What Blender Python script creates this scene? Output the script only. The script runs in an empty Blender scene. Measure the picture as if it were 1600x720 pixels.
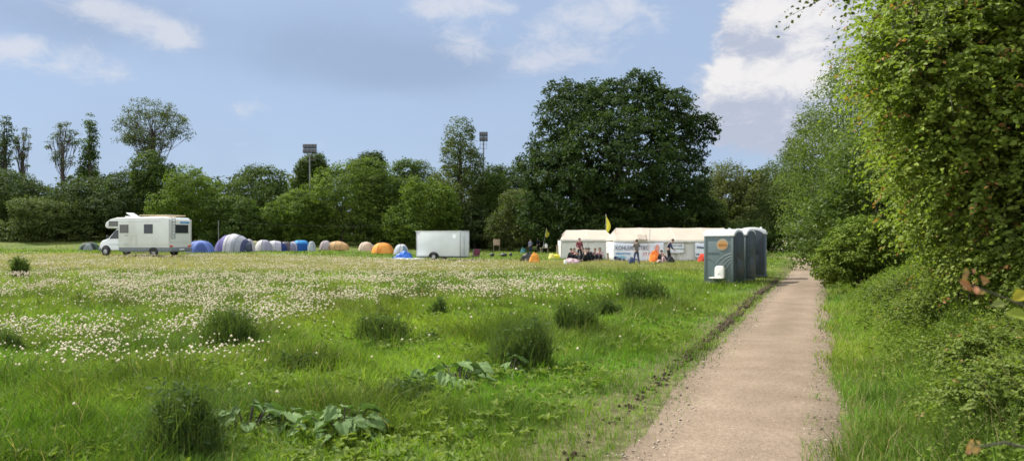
import bpy, bmesh, math, random
import numpy as np
from mathutils import Vector, Matrix
PI = math.pi; R = math.radians
rnd = random.Random(7)
rng = np.random.default_rng(11)
sc = bpy.context.scene
col = sc.collection
F, HZ, CAMH = 1150.0, 375.0, 1.7          # focal length in photo pixels, horizon row, eye height

# ------------------------------------------------------------------ noise / terrain
def _hash(ix, iy, s):
    n = (ix.astype(np.int64) * 374761393 + iy.astype(np.int64) * 668265263 + s * 1442695041) & 0x7fffffff
    n = ((n ^ (n >> 13)) * 1274126177) & 0x7fffffff
    n = n ^ (n >> 16)
    return (n & 0xffff) / 65535.0
def vnoise(x, y, s=0):
    x = np.asarray(x, float); y = np.asarray(y, float)
    ix = np.floor(x); iy = np.floor(y); fx = x - ix; fy = y - iy
    fx = fx * fx * (3 - 2 * fx); fy = fy * fy * (3 - 2 * fy)
    a = _hash(ix, iy, s); b = _hash(ix + 1, iy, s); c = _hash(ix, iy + 1, s); d = _hash(ix + 1, iy + 1, s)
    return (a * (1 - fx) + b * fx) * (1 - fy) + (c * (1 - fx) + d * fx) * fy
def fbm(x, y, s=0, o=3):
    t = 0; amp = .5; tot = 0
    for i in range(o):
        t = t + amp * vnoise(np.asarray(x) * 2 ** i, np.asarray(y) * 2 ** i, s + i); tot += amp; amp *= .55
    return t / tot
def sst(a, b, x):
    t = np.clip((np.asarray(x, float) - a) / (b - a), 0, 1); return t * t * (3 - 2 * t)

PATH = np.array([(-6.5, -14), (-2.75, -5), (1.66, 5.67), (2.95, 8.7), (5.85, 15.6), (10.2, 26), (16.1, 40), (21.9, 54), (25.6, 64), (26.5, 68),
                 (26.1, 70.6), (24.2, 72.2), (20, 73), (12, 73.6), (2, 75)], float)
def path_off(x, y):
    """signed distance to the path's centre line, positive on its right"""
    x = np.asarray(x, float); y = np.asarray(y, float)
    best = np.full(x.shape, 1e9); sg = np.ones(x.shape)
    for (a, b) in zip(PATH[:-1], PATH[1:]):
        d = b - a; L = d @ d
        t = np.clip(((x - a[0]) * d[0] + (y - a[1]) * d[1]) / L, 0, 1)
        dx = x - a[0] - t * d[0]; dy = y - a[1] - t * d[1]
        q = np.hypot(dx, dy); m = q < best
        best = np.where(m, q, best); sg = np.where(m, np.sign(d[1] * dx - d[0] * dy), sg)
    return best * np.where(sg == 0, 1, sg)
def hgt(x, y, off=None):
    x = np.asarray(x, float); y = np.asarray(y, float)
    if off is None: off = path_off(x, y)
    h = .50 * sst(-4, -24, x) * sst(28, 62, y)
    h = h + .9 * sst(84, 112, y) * sst(24, 10, x) + .9 * sst(-30, -70, x) * sst(74, 112, y)
    h = h + .75 * sst(1.0, 4.2, off) * sst(90, 60, y) * sst(-12, 2, y)
    h = h + .06 * sst(-.95, -1.3, off)
    h = h - .10 * np.exp(-((x - 9) ** 2 + (y - 29) ** 2) / 9)
    h = h + (fbm(x * .45, y * .45, 5) - .5) * .14 * sst(1.1, 3, np.abs(off)) * sst(90, 40, y)
    return h
def H1(x, y): return float(hgt(np.array([x]), np.array([y]))[0])
def spot(px, ppm):
    """ground point seen at photo column px where one metre covers ppm photo pixels"""
    x = (px - 800) / ppm; y = F / ppm
    return Vector((x, y, H1(x, y)))
def ground(px, py):
    lo = None
    for Y in np.arange(3, 140, .05):
        x = (px - 800) / F * Y
        if CAMH - (py - HZ) / F * Y <= H1(x, Y): return Vector((x, Y, H1(x, Y)))
    return spot(px, 12)
def zat(py, ppm): return CAMH - (py - HZ) / ppm

# ------------------------------------------------------------------ tags
def tag(o, label=None, cat=None, group=None, kind=None):
    if label: o['label'] = label
    if cat: o['category'] = cat
    if group: o['group'] = group
    if kind: o['kind'] = kind
    return o
def empty(name, loc=(0, 0, 0), rz=0, label=None, cat=None, group=None):
    o = bpy.data.objects.new(name, None); col.objects.link(o); o.empty_display_size = .2
    o.location = loc; o.rotation_euler = (0, 0, rz)
    return tag(o, label, cat, group)

# ------------------------------------------------------------------ materials
def nodes(name):
    m = bpy.data.materials.new(name); m.use_nodes = True
    nt = m.node_tree; nt.nodes.clear()
    return m, nt, nt.nodes.new
def mat(name, c, rough=.6, metal=0, var=.12, scale=6, bump=0, spec=.5, dirt=None, trans=0):
    m, nt, N = nodes(name); L = nt.links.new
    out = N('ShaderNodeOutputMaterial'); b = N('ShaderNodeBsdfPrincipled')
    b.inputs['Roughness'].default_value = rough; b.inputs['Metallic'].default_value = metal
    b.inputs['Specular IOR Level'].default_value = spec
    tc = N('ShaderNodeTexCoord'); nz = N('ShaderNodeTexNoise'); nz.inputs['Scale'].default_value = scale; nz.inputs['Detail'].default_value = 6
    L(tc.outputs['Object'], nz.inputs['Vector'])
    rp = N('ShaderNodeValToRGB')
    a = [max(0, v * (1 - var)) for v in c]; d = [min(1, v * (1 + var)) for v in c]
    rp.color_ramp.elements[0].position = .3; rp.color_ramp.elements[1].position = .7
    rp.color_ramp.elements[0].color = (*a, 1); rp.color_ramp.elements[1].color = (*d, 1)
    L(nz.outputs['Fac'], rp.inputs['Fac'])
    src = rp.outputs['Color']
    if dirt:
        n2 = N('ShaderNodeTexNoise'); n2.inputs['Scale'].default_value = scale * .5; n2.inputs['Detail'].default_value = 8
        mp = N('ShaderNodeMapping'); mp.inputs['Scale'].default_value = (1, 1, .35); L(tc.outputs['Object'], mp.inputs['Vector']); L(mp.outputs['Vector'], n2.inputs['Vector'])
        mr = N('ShaderNodeMapRange'); mr.inputs['From Min'].default_value = .52; mr.inputs['From Max'].default_value = .75; mr.inputs['To Max'].default_value = .55
        L(n2.outputs['Fac'], mr.inputs['Value'])
        mx = N('ShaderNodeMix'); mx.data_type = 'RGBA'; L(mr.outputs['Result'], mx.inputs[0]); L(src, mx.inputs[6]); mx.inputs[7].default_value = (*dirt, 1)
        src = mx.outputs[2]
    L(src, b.inputs['Base Color'])
    if bump:
        bp = N('ShaderNodeBump'); bp.inputs['Strength'].default_value = bump; bp.inputs['Distance'].default_value = .02
        L(nz.outputs['Fac'], bp.inputs['Height']); L(bp.outputs['Normal'], b.inputs['Normal'])
    if trans:
        t = N('ShaderNodeBsdfTranslucent'); L(src, t.inputs['Color']); ms = N('ShaderNodeMixShader'); ms.inputs[0].default_value = trans
        L(b.outputs[0], ms.inputs[1]); L(t.outputs[0], ms.inputs[2]); L(ms.outputs[0], out.inputs['Surface'])
    else: L(b.outputs[0], out.inputs['Surface'])
    return m
def leafmat(name, trans=.35, rough=.5, tint=(1.25, 1.35, .55), spec=.35):
    m, nt, N = nodes(name); L = nt.links.new
    out = N('ShaderNodeOutputMaterial'); b = N('ShaderNodeBsdfPrincipled'); b.inputs['Roughness'].default_value = rough
    b.inputs['Specular IOR Level'].default_value = spec
    at = N('ShaderNodeAttribute'); at.attribute_name = 'Col'
    L(at.outputs['Color'], b.inputs['Base Color'])
    tr = N('ShaderNodeBsdfTranslucent')
    mx = N('ShaderNodeMix'); mx.data_type = 'RGBA'; mx.blend_type = 'MULTIPLY'; mx.inputs[0].default_value = 1
    L(at.outputs['Color'], mx.inputs[6]); mx.inputs[7].default_value = (*tint, 1); L(mx.outputs[2], tr.inputs['Color'])
    ms = N('ShaderNodeMixShader'); ms.inputs[0].default_value = trans
    L(b.outputs[0], ms.inputs[1]); L(tr.outputs[0], ms.inputs[2]); L(ms.outputs[0], out.inputs['Surface'])
    return m
M = {}
M['leaf'] = leafmat('leaf', .36, .65, spec=.12)
M['leafgloss'] = leafmat('leaf_glossy', .42, .55, spec=.2)
M['grass'] = leafmat('grass_blade', .42, .6, (1.15, 1.25, .5), .15)
M['flower'] = leafmat('seed_head', .35, .8, (1, 1, 1), .1)
M['bark'] = mat('bark', (.055, .045, .034), .9, var=.4, scale=9, bump=.6)
M['barkgrey'] = mat('bark_grey', (.15, .14, .12), .9, var=.4, scale=9, bump=.6)
M['white'] = mat('white_paint', (.58, .60, .57), .35, var=.03, scale=2, dirt=(.44, .44, .38))
M['cabwhite'] = mat('cab_white', (.70, .73, .75), .3, var=.03, scale=2)
M['trailer'] = mat('trailer_panel', (.60, .63, .64), .42, var=.03, scale=1.5, dirt=(.52, .54, .52))
M['glass'] = mat('dark_glass', (.03, .035, .04), .12, var=.2, spec=.6)
M['glass2'] = mat('curtained_glass', (.10, .095, .085), .2, var=.5, scale=14, spec=.6)
M['frame'] = mat('window_frame', (.05, .05, .05), .5)
M['skirt'] = mat('grey_skirt', (.13, .15, .16), .5, var=.1)
M['tyre'] = mat('tyre_rubber', (.025, .025, .025), .85)
M['rim'] = mat('wheel_rim', (.35, .35, .35), .4, metal=.6)
M['steel'] = mat('galvanised_steel', (.38, .39, .40), .45, metal=.7)
M['mast'] = mat('mast_paint', (.16, .17, .17), .6)
M['lampgrey'] = mat('lamp_housing', (.07, .075, .08), .5)
M['rack'] = mat('rack_wood', (.55, .45, .30), .7)
M['canvas'] = mat('marquee_canvas', (.47, .41, .335), .8, var=.05, scale=1.2, trans=.25, dirt=(.42, .36, .29))
M['canvaswall'] = mat('marquee_wall', (.68, .68, .64), .8, var=.05, scale=1.2, trans=.22, dirt=(.56, .57, .5))
M['seam'] = mat('canvas_seam', (.40, .40, .38), .8)
M['banner'] = mat('banner_cloth', (.78, .82, .90), .8, var=.03, scale=2, trans=.15)
M['navy'] = mat('navy_paint', (.02, .03, .10), .8)
M['blueink'] = mat('blue_paint', (.05, .22, .45), .8)
M['redink'] = mat('red_paint', (.6, .25, .27), .8)
M['greyink'] = mat('grey_paint', (.25, .26, .24), .8)
M['yellow'] = mat('flag_yellow', (.62, .58, .06), .7, trans=.35)
M['toilet'] = mat('toilet_plastic', (.102, .140, .143), .5, var=.08, scale=3, dirt=(.10, .12, .105))
M['toiletdark'] = mat('toilet_plastic_dark', (.035, .05, .065), .5, var=.1, scale=3)
M['toiletblue'] = mat('toilet_plastic_blue', (.055, .085, .115), .5, var=.1, scale=3)
M['toiletroof'] = mat('toilet_roof', (.72, .74, .74), .35, var=.04, trans=.2, dirt=(.6, .58, .5))
M['orange'] = mat('orange_print', (.46, .24, .08), .6)
M['cream'] = mat('cream_print', (.75, .62, .42), .6); M['ring'] = mat('ring_print', (.34, .31, .24), .6)
M['sinkwhite'] = mat('white_plastic', (.75, .74, .68), .4, var=.04)
M['skin'] = mat('skin', (.42, .26, .19), .6)
M['hairdark'] = mat('hair_dark', (.03, .022, .018), .7)
M['hairbrown'] = mat('hair_brown', (.09, .055, .03), .7)
M['shoe'] = mat('shoe', (.03, .03, .035), .7)
M['eye'] = mat('eye_dark', (.02, .02, .02), .3)
M['wood'] = mat('weathered_wood', (.24, .19, .14), .85, var=.3, scale=8)
M['woodpale'] = mat('pale_board', (.42, .31, .22), .8, var=.15, scale=6)
M['blacktarp'] = mat('black_tarp', (.02, .022, .02), .55)
M['orangecloth'] = mat('orange_cloth', (.75, .32, .05), .75, trans=.2)
M['bluetarp'] = mat('blue_tarp', (.03, .15, .60), .5, var=.15, trans=.15)
M['whitetarp'] = mat('white_tarp', (.7, .72, .74), .5, trans=.15)
M['earth'] = mat('dark_earth', (.055, .040, .028), .95, var=.5, scale=12, bump=.8)

# ------------------------------------------------------------------ mesh builder
class MB:
    def __init__(s): s.v = []; s.f = []; s.m = []
    def add(s, vs, fs, mi=0):
        k = len(s.v); s.v += [tuple(p) for p in vs]; s.f += [tuple(i + k for i in f) for f in fs]; s.m += [mi] * len(fs); return s
    def box(s, c, d, rz=0, mi=0, ry=0, rx=0):
        mt = Matrix.Translation(c) @ Matrix.Rotation(rz, 4, 'Z') @ Matrix.Rotation(ry, 4, 'Y') @ Matrix.Rotation(rx, 4, 'X')
        vs = [mt @ Vector((x * d[0] / 2, y * d[1] / 2, z * d[2] / 2)) for z in (-1, 1) for y in (-1, 1) for x in (-1, 1)]
        return s.add(vs, [(0, 2, 3, 1), (4, 5, 7, 6), (0, 1, 5, 4), (2, 6, 7, 3), (0, 4, 6, 2), (1, 3, 7, 5)], mi)
    def prism(s, prof, y0, y1, mi=0, axis='Y'):
        n = len(prof)
        if axis == 'Y': vs = [(x, y0, z) for x, z in prof] + [(x, y1, z) for x, z in prof]
        elif axis == 'X': vs = [(y0, x, z) for x, z in prof] + [(y1, x, z) for x, z in prof]
        else: vs = [(x, z, y0) for x, z in prof] + [(x, z, y1) for x, z in prof]
        return s.add(vs, [tuple(range(n)), tuple(range(2 * n - 1, n - 1, -1))] + [(i, i + n, (i + 1) % n + n, (i + 1) % n) for i in range(n)], mi)
    def tube(s, pts, rad, n=6, mi=0, cap=True):
        pts = [Vector(p) for p in pts]; k0 = len(s.v); P = len(pts)
        if not hasattr(rad, '__len__'): rad = [rad] * P
        for i, p in enumerate(pts):
            t = (pts[min(i + 1, P - 1)] - pts[max(i - 1, 0)]).normalized()
            a = t.orthogonal().normalized() if abs(t.z) > .95 else t.cross(Vector((0, 0, 1))).normalized()
            b = t.cross(a)
            for j in range(n):
                w = 2 * PI * j / n; s.v.append(tuple(p + (a * math.cos(w) + b * math.sin(w)) * rad[i]))
        for i in range(P - 1):
            for j in range(n):
                s.f.append((k0 + i * n + j, k0 + i * n + (j + 1) % n, k0 + (i + 1) * n + (j + 1) % n, k0 + (i + 1) * n + j)); s.m.append(mi)
        if cap:
            s.f.append(tuple(k0 + j for j in range(n))[::-1]); s.m.append(mi)
            s.f.append(tuple(k0 + (P - 1) * n + j for j in range(n))); s.m.append(mi)
        return s
    def ell(s, c, r, seg=12, ring=8, mi=0, zmin=-1, rz=0):
        vs = []; fs = []; mt = Matrix.Rotation(rz, 3, 'Z')
        for i in range(ring + 1):
            ph = -PI / 2 + PI * i / ring; z = max(math.sin(ph), zmin); q = math.sqrt(max(0, 1 - z * z)) if i not in (0, ring) else 0
            for j in range(seg):
                w = 2 * PI * j / seg; vs.append(Vector(c) + mt @ Vector((r[0] * q * math.cos(w), r[1] * q * math.sin(w), r[2] * z)))
        for i in range(ring):
            for j in range(seg): fs.append((i * seg + j, i * seg + (j + 1) % seg, (i + 1) * seg + (j + 1) % seg, (i + 1) * seg + j))
        return s.add(vs, fs, mi)
    def grid(s, fn, nu, nv, mi=0):
        """fn(u, v) -> point, u and v in 0..1; mi may be a function of (u, v)"""
        vs = [fn(i / nu, j / nv) for j in range(nv + 1) for i in range(nu + 1)]; k = len(s.v); s.v += [tuple(p) for p in vs]
        for j in range(nv):
            for i in range(nu):
                a = k + j * (nu + 1) + i; s.f.append((a, a + 1, a + nu + 2, a + nu + 1))
                s.m.append(mi((i + .5) / nu, (j + .5) / nv) if callable(mi) else mi)
        return s
    def build(s, name, mats, parent=None, bevel=0, smooth=False, seg=2, solid=0, sharp=35):
        me = bpy.data.meshes.new(name); me.from_pydata(s.v, [], s.f)
        mats = mats if isinstance(mats, (list, tuple)) else [mats]
        for m in mats: me.materials.append(m)
        me.polygons.foreach_set('material_index', s.m)
        bm = bmesh.new(); bm.from_mesh(me)
        bmesh.ops.remove_doubles(bm, verts=bm.verts, dist=1e-5)
        bmesh.ops.recalc_face_normals(bm, faces=bm.faces)
        if bevel:
            ed = [e for e in bm.edges if len(e.link_faces) == 2 and e.calc_face_angle(0) > .5]
            bmesh.ops.bevel(bm, geom=ed, offset=bevel, segments=seg, affect='EDGES', profile=.5, clamp_overlap=True)
        bm.to_mesh(me); bm.free()
        if smooth or bevel:
            me.polygons.foreach_set('use_smooth', [True] * len(me.polygons))
            try: me.set_sharp_from_angle(angle=R(sharp))
            except Exception: pass
        o = bpy.data.objects.new(name, me); col.objects.link(o)
        if parent is not None: o.parent = parent
        if solid:
            md = o.modifiers.new('thick', 'SOLIDIFY'); md.thickness = solid; md.offset = 0
        return o
def np_mesh(name, V, sizes, C, m, parent=None, smooth=False):
    """V (n,3), faces consume the vertices in the order given by idx per face size; sizes = (loop index array, loop starts)"""
    idx, start = sizes
    me = bpy.data.meshes.new(name)
    me.vertices.add(len(V)); me.vertices.foreach_set('co', np.ascontiguousarray(V, np.float32).ravel())
    me.loops.add(len(idx)); me.loops.foreach_set('vertex_index', np.ascontiguousarray(idx, np.int32))
    me.polygons.add(len(start)); me.polygons.foreach_set('loop_start', np.ascontiguousarray(start, np.int32))
    if smooth: me.polygons.foreach_set('use_smooth', np.ones(len(start), bool))
    me.update(calc_edges=True)
    if C is not None:
        ca = me.color_attributes.new('Col', 'FLOAT_COLOR', 'POINT')
        C4 = np.ones((len(V), 4), np.float32); C4[:, :3] = C; ca.data.foreach_set('color', C4.ravel())
    me.materials.append(m)
    o = bpy.data.objects.new(name, me); col.objects.link(o)
    if parent is not None: o.parent = parent
    return o
def text_into(parent, name, txt, size, m, loc, rot=(PI / 2, 0, 0), extrude=.004, sx=1, align='LEFT'):
    cu = bpy.data.curves.new(name, 'FONT'); cu.body = txt; cu.size = size; cu.extrude = extrude; cu.align_x = align
    t = bpy.data.objects.new('tmp', cu); col.objects.link(t)
    dg = bpy.context.evaluated_depsgraph_get(); me = bpy.data.meshes.new_from_object(t.evaluated_get(dg))
    bpy.data.objects.remove(t)
    me.materials.clear(); me.materials.append(m)
    o = bpy.data.objects.new(name, me); col.objects.link(o); o.parent = parent; o.location = loc; o.rotation_euler = rot; o.scale = (sx, 1, 1)
    return o

# ================================================================== PEOPLE (built first: their skin modifiers are evaluated here)
def skin_mesh(nodes_, edges, root, sub=2):
    names = list(nodes_); me = bpy.data.meshes.new('sk')
    me.from_pydata([nodes_[n][0] for n in names], [(names.index(a), names.index(b)) for a, b in edges], [])
    o = bpy.data.objects.new('sk', me); col.objects.link(o)
    md = o.modifiers.new('s', 'SKIN'); md.use_smooth_shade = True
    sv = me.skin_vertices[0].data
    for i, n in enumerate(names):
        r = nodes_[n][1]; sv[i].radius = (r, r) if not isinstance(r, tuple) else r
        sv[i].use_root = (n == root)
    ss = o.modifiers.new('u', 'SUBSURF'); ss.levels = sub; ss.render_levels = sub
    dg = bpy.context.evaluated_depsgraph_get(); out = bpy.data.meshes.new_from_object(o.evaluated_get(dg))
    bpy.data.objects.remove(o); out.materials.clear()
    return out
def person(loc, rz, pose, label, shirt, trousers, hair='hairdark', scale=1.0, bare=False, long_hair=False, group=None):
    J = dict(pelvis=(0, 0, .93), waist=(0, 0, 1.08), chest=(0, 0, 1.30), nbase=(0, .01, 1.45), neck=(0, 0, 1.50), h1=(0, -.01, 1.585), h2=(0, 0, 1.66),
             shL=(.17, 0, 1.41), shR=(-.17, 0, 1.41), elL=(.23, .03, 1.13), elR=(-.23, .03, 1.13), wrL=(.24, -.07, .89), wrR=(-.24, -.07, .89),
             hiL=(.09, 0, .90), hiR=(-.09, 0, .90), knL=(.10, -.03, .49), knR=(-.10, -.03, .49), anL=(.11, .02, .09), anR=(-.11, .02, .09),
             toL=(.13, -.15, .04), toR=(-.13, -.15, .04))
    J.update(pose); J = {k: Vector(v) for k, v in J.items()}
    RD = dict(pelvis=.125, waist=.118, chest=.135, nbase=.075, neck=.052, h1=.088, h2=.085, sh=.062, el=.042, wr=.028, hi=.088, kn=.055, an=.038, to=.032)
    rr = lambda k: RD[k] if k in RD else RD[k[:2]]
    nd = {k: (v, rr(k)) for k, v in J.items()}
    E = [('pelvis', 'waist'), ('waist', 'chest'), ('chest', 'nbase'), ('nbase', 'neck'), ('neck', 'h1'), ('h1', 'h2')]
    for s in 'LR': E += [('chest', 'sh' + s), ('sh' + s, 'el' + s), ('el' + s, 'wr' + s), ('pelvis', 'hi' + s), ('hi' + s, 'kn' + s), ('kn' + s, 'an' + s), ('an' + s, 'to' + s)]
    for s in 'LR':                                   # palm, four fingers and a thumb
        d = (J['wr' + s] - J['el' + s]).normalized(); sd = d.orthogonal().normalized(); up = d.cross(sd)
        nd['pa' + s] = (J['wr' + s] + d * .07, (.036, .018)); E.append(('wr' + s, 'pa' + s))
        for k, (o_, ln) in enumerate(((-.030, .070), (-.010, .082), (.010, .076), (.030, .060))):
            a = J['wr' + s] + d * .095 + sd * o_; b = a + d * ln * .55 + up * .012; c = b + d * ln * .35 + up * .03
            nd[f'f{s}{k}a'] = (a, .009); nd[f'f{s}{k}b'] = (b, .0085); nd[f'f{s}{k}c'] = (c, .007)
            E += [('pa' + s, f'f{s}{k}a'), (f'f{s}{k}a', f'f{s}{k}b'), (f'f{s}{k}b', f'f{s}{k}c')]
        a = J['wr' + s] + d * .05 + sd * .045; nd[f't{s}a'] = (a, .011); nd[f't{s}b'] = (a + d * .04 + sd * .015 + up * .012, .009)
        E += [('pa' + s, f't{s}a'), (f't{s}a', f't{s}b')]
    root = empty('person', loc, rz, label, 'person', group); root.scale = (scale,) * 3
    me = skin_mesh(nd, E, 'pelvis'); me.materials.append(M['skin']); me.materials.append(M['eye'])
    # face on the same mesh
    bm = bmesh.new(); bm.from_mesh(me)
    hc = (J['h1'] + J['h2']) / 2; hu = (J['h2'] - J['neck']).normalized(); fw = Vector((0, -1, 0)); fw = (fw - hu * fw.dot(hu)).normalized(); sdv = hu.cross(fw)
    for (p, r, mi) in ((hc + fw * .10 - hu * .01, .016, 0), (hc + fw * .088 + sdv * .033 + hu * .005, .0075, 1), (hc + fw * .088 - sdv * .033 + hu * .005, .0075, 1),
                       (hc + sdv * .088 - hu * .005, .022, 0), (hc - sdv * .088 - hu * .005, .022, 0), (hc + fw * .082 - hu * .055, .010, 0)):
        g = bmesh.ops.create_icosphere(bm, subdivisions=1, radius=r, matrix=Matrix.Translation(p))
        for f in {f for v in g['verts'] for f in v.link_faces}: f.material_index = mi
    bm.to_mesh(me); bm.free()
    b = bpy.data.objects.new('body', me); col.objects.link(b); b.parent = root
    g = .016
    S = {k: (J[k], rr(k) + g) for k in ('waist', 'chest', 'nbase', 'shL', 'shR', 'elL', 'elR')}
    S['hem'] = (J['pelvis'] + (J['pelvis'] - J['waist']) * .45, .15); S['nbase'] = (J['nbase'] - Vector((0, 0, .02)), .07)
    SE = [('hem', 'waist'), ('waist', 'chest'), ('chest', 'nbase'), ('chest', 'shL'), ('chest', 'shR'), ('shL', 'elL'), ('shR', 'elR')]
    if not bare:
        for s in 'LR': S['cu' + s] = (J['elL' if s == 'L' else 'elR'].lerp(J['wr' + s], .88), .045); SE.append(('el' + s, 'cu' + s))
    me = skin_mesh(S, SE, 'chest'); me.materials.append(shirt); o = bpy.data.objects.new('shirt', me); col.objects.link(o); o.parent = root
    T = {k: (J[k], rr(k) + g) for k in ('pelvis', 'hiL', 'hiR', 'knL', 'knR')}
    for s in 'LR': T['cu' + s] = (J['kn' + s].lerp(J['an' + s], .93), .058)
    T['belt'] = (J['pelvis'].lerp(J['waist'], .45), .135)
    me = skin_mesh(T, [('belt', 'pelvis'), ('pelvis', 'hiL'), ('pelvis', 'hiR'), ('hiL', 'knL'), ('hiR', 'knR'), ('knL', 'cuL'), ('knR', 'cuR')], 'pelvis')
    me.materials.append(trousers); o = bpy.data.objects.new('trousers', me); col.objects.link(o); o.parent = root
    for s in 'LR':
        me = skin_mesh({'a': (J['an' + s] + (J['an' + s] - J['to' + s]) * .25, .045), 'b': (J['an' + s].lerp(J['to' + s], .5), .046), 'c': (J['to' + s], .038)}, [('a', 'b'), ('b', 'c')], 'b', 1)
        me.materials.append(M['shoe']); o = bpy.data.objects.new('shoe', me); col.objects.link(o); o.parent = root
    hm = MB(); q = hc + hu * .036 - fw * .030; hm.ell(q, (.094, .098, .100), 14, 9)
    if long_hair:
        p0 = hc - fw * .07; hm.ell(p0 - hu * .07, (.085, .05, .14), 12, 8)
    o = hm.build('hair', M[hair], root, smooth=True, sharp=180)
    return root
def sit(lean=.0, arms='knees', kneeup=.45, spread=.12, drop=0):
    z = .12
    P = dict(pelvis=(0, 0, z), waist=(0, .02, z + .15), chest=(0, -.02 - lean * .3, z + .37), nbase=(0, -.04 - lean * .45, z + .52), neck=(0, -.06 - lean * .5, z + .57),
             h1=(0, -.09 - lean * .55, z + .655), h2=(0, -.08 - lean * .55, z + .73), shL=(.17, -.02 - lean * .4, z + .48), shR=(-.17, -.02 - lean * .4, z + .48),
             hiL=(.09, -.02, z), hiR=(-.09, -.02, z), knL=(spread + .05, -.42, kneeup), knR=(-spread - .05, -.40, kneeup), anL=(spread, -.66, .09), anR=(-spread, -.62, .09),
             toL=(spread + .02, -.83, .05), toR=(-spread - .02, -.79, .05))
    if arms == 'knees': P.update(elL=(.27, -.22, z + .27), elR=(-.27, -.22, z + .27), wrL=(.16, -.42, kneeup + .09), wrR=(-.16, -.40, kneeup + .09))
    else: P.update(elL=(.28, .12, z + .24), elR=(-.28, .12, z + .24), wrL=(.32, .24, .06), wrR=(-.32, .24, .06))
    return P
def cloth(name, c, var=.2): return mat(name, c, .85, var=var, scale=12, bump=.1, spec=.2)
c_black = cloth('cloth_black', (.02, .02, .024)); c_navy = cloth('cloth_navy', (.03, .04, .085)); c_jean = cloth('cloth_denim', (.045, .065, .13))
c_bluegrey = cloth('cloth_bluegrey', (.16, .19, .27)); c_maroon = cloth('cloth_maroon', (.17, .05, .06), .5); c_pinkgrey = cloth('cloth_pinkgrey', (.36, .25, .27), .4)
c_taupe = cloth('cloth_taupe', (.14, .12, .11)); c_pink = cloth('cloth_pink', (.48, .34, .36)); c_orange = cloth('cloth_orange', (.8, .20, .04)); c_red = cloth('cloth_red', (.55, .07, .04))
c_teal = cloth('cloth_teal', (.06, .18, .20))
GP = 'people at the camp'
def put(px, py=None, ppm=None):
    p = ground(px, py) if ppm is None else spot(px, ppm); return p
person(put(829, ppm=13), R(-20), {'elL': (.25, -.05, 1.14), 'wrL': (.14, -.24, 1.10)}, 'standing person in blue grey hoodie left of the other standing person', c_bluegrey, c_navy, 'hairbrown', group=GP)
person(put(840.5, ppm=12.8), R(40), {'elR': (-.25, -.08, 1.15), 'wrR': (-.08, -.27, 1.05), 'elL': (.25, -.08, 1.15), 'wrL': (.08, -.28, 1.08)}, 'standing person in dark navy top beside tilted yellow flag', c_navy, c_black, 'hairdark', 1.04, group=GP)
person(put(889, ppm=21), R(75), sit(.15, 'knees'), 'seated person in black at far left of the group before the marquee', c_black, c_black, 'hairdark', 1.1, group=GP)
person(put(896.5, ppm=20.5), R(20), sit(.05, 'knees', .42), 'seated person in dark maroon close behind the standing maroon shirted one', c_maroon, c_black, 'hairbrown', 1.1, long_hair=True, group=GP)
person(put(905.5, ppm=20.3), R(10), {'knL': (.14, -.06, .49), 'anL': (.2, -.02, .09), 'toL': (.24, -.18, .04), 'elR': (-.26, -.02, 1.15), 'wrR': (-.16, -.2, 1.0)}, 'standing person in maroon checked shirt and black trousers among the seated group', c_maroon, c_black, 'hairdark', 1.02, group=GP)
person(put(915, ppm=20.8), R(-35), sit(-.2, 'back'), 'seated person in black leaning back, right of the maroon shirt', c_black, c_black, 'hairdark', 1.12, group=GP)
person(put(923.5, ppm=20.3), R(-60), sit(.25, 'knees'), 'hunched seated person in black at middle of the sitting group', c_black, c_navy, 'hairdark', 1.12, group=GP)
person(put(938, ppm=20.3), R(-30), sit(.1, 'knees'), 'seated person in pinkish grey top at right end of the sitting group', c_pinkgrey, c_black, 'hairbrown', 1.15, long_hair=True, group=GP)
person(put(930.5, ppm=19.9), R(-15), sit(.3, 'knees'), 'seated person in dark navy bent forward left of the pinkish grey top', c_navy, c_black, 'hairbrown', 1.1, group=GP)
person(put(909.5, ppm=19.6), R(25), sit(.1, 'knees'), 'seated person in dark grey half hidden behind the legs of the maroon shirted one', cloth('cloth_darkgrey', (.07, .07, .075)), c_black, 'hairdark', 1.1, group=GP)
person(put(994.5, ppm=23), R(200), {'elR': (-.30, -.06, 1.22), 'wrR': (-.12, -.20, 1.40), 'elL': (.28, -.02, 1.17), 'wrL': (.12, -.22, 1.2), 'knL': (.13, -.04, .49), 'anL': (.17, .0, .09), 'toL': (.2, -.17, .04), 'anR': (-.20, .05, .09), 'toR': (-.23, -.12, .04), 'knR': (-.15, -.03, .5)},
       'standing person in taupe top and dark jeans in front of the long white banner', c_taupe, c_jean, 'hairdark', .98, group=GP)
person(put(1030, ppm=21.3), R(60), sit(.2, 'knees'), 'seated person in black beside the bright orange bag', c_black, c_black, 'hairdark', 1.0, group=GP)
person(put(1044, ppm=21.3), R(75), {'chest': (0, -.10, 1.26), 'nbase': (0, -.2, 1.38), 'neck': (0, -.25, 1.42), 'h1': (0, -.31, 1.48), 'h2': (0, -.33, 1.55), 'shL': (.17, -.15, 1.35), 'shR': (-.17, -.15, 1.35), 'elL': (.22, -.22, 1.08), 'elR': (-.22, -.22, 1.08), 'wrL': (.18, -.38, .90), 'wrR': (-.18, -.38, .92), 'knL': (.11, -.14, .5), 'anL': (.11, .08, .09), 'toL': (.12, -.1, .04)},
       'standing person in navy jacket stooping beside the framed white sign', c_navy, c_black, 'hairdark', 1.06, group=GP)
tagp = person(put(1036, ppm=22.2), R(-80), sit(-.1, 'back', .3), 'seated person with pale pink trousers at the feet of the stooping one', c_pinkgrey, c_pink, 'hairbrown', .72, group=GP)

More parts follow.
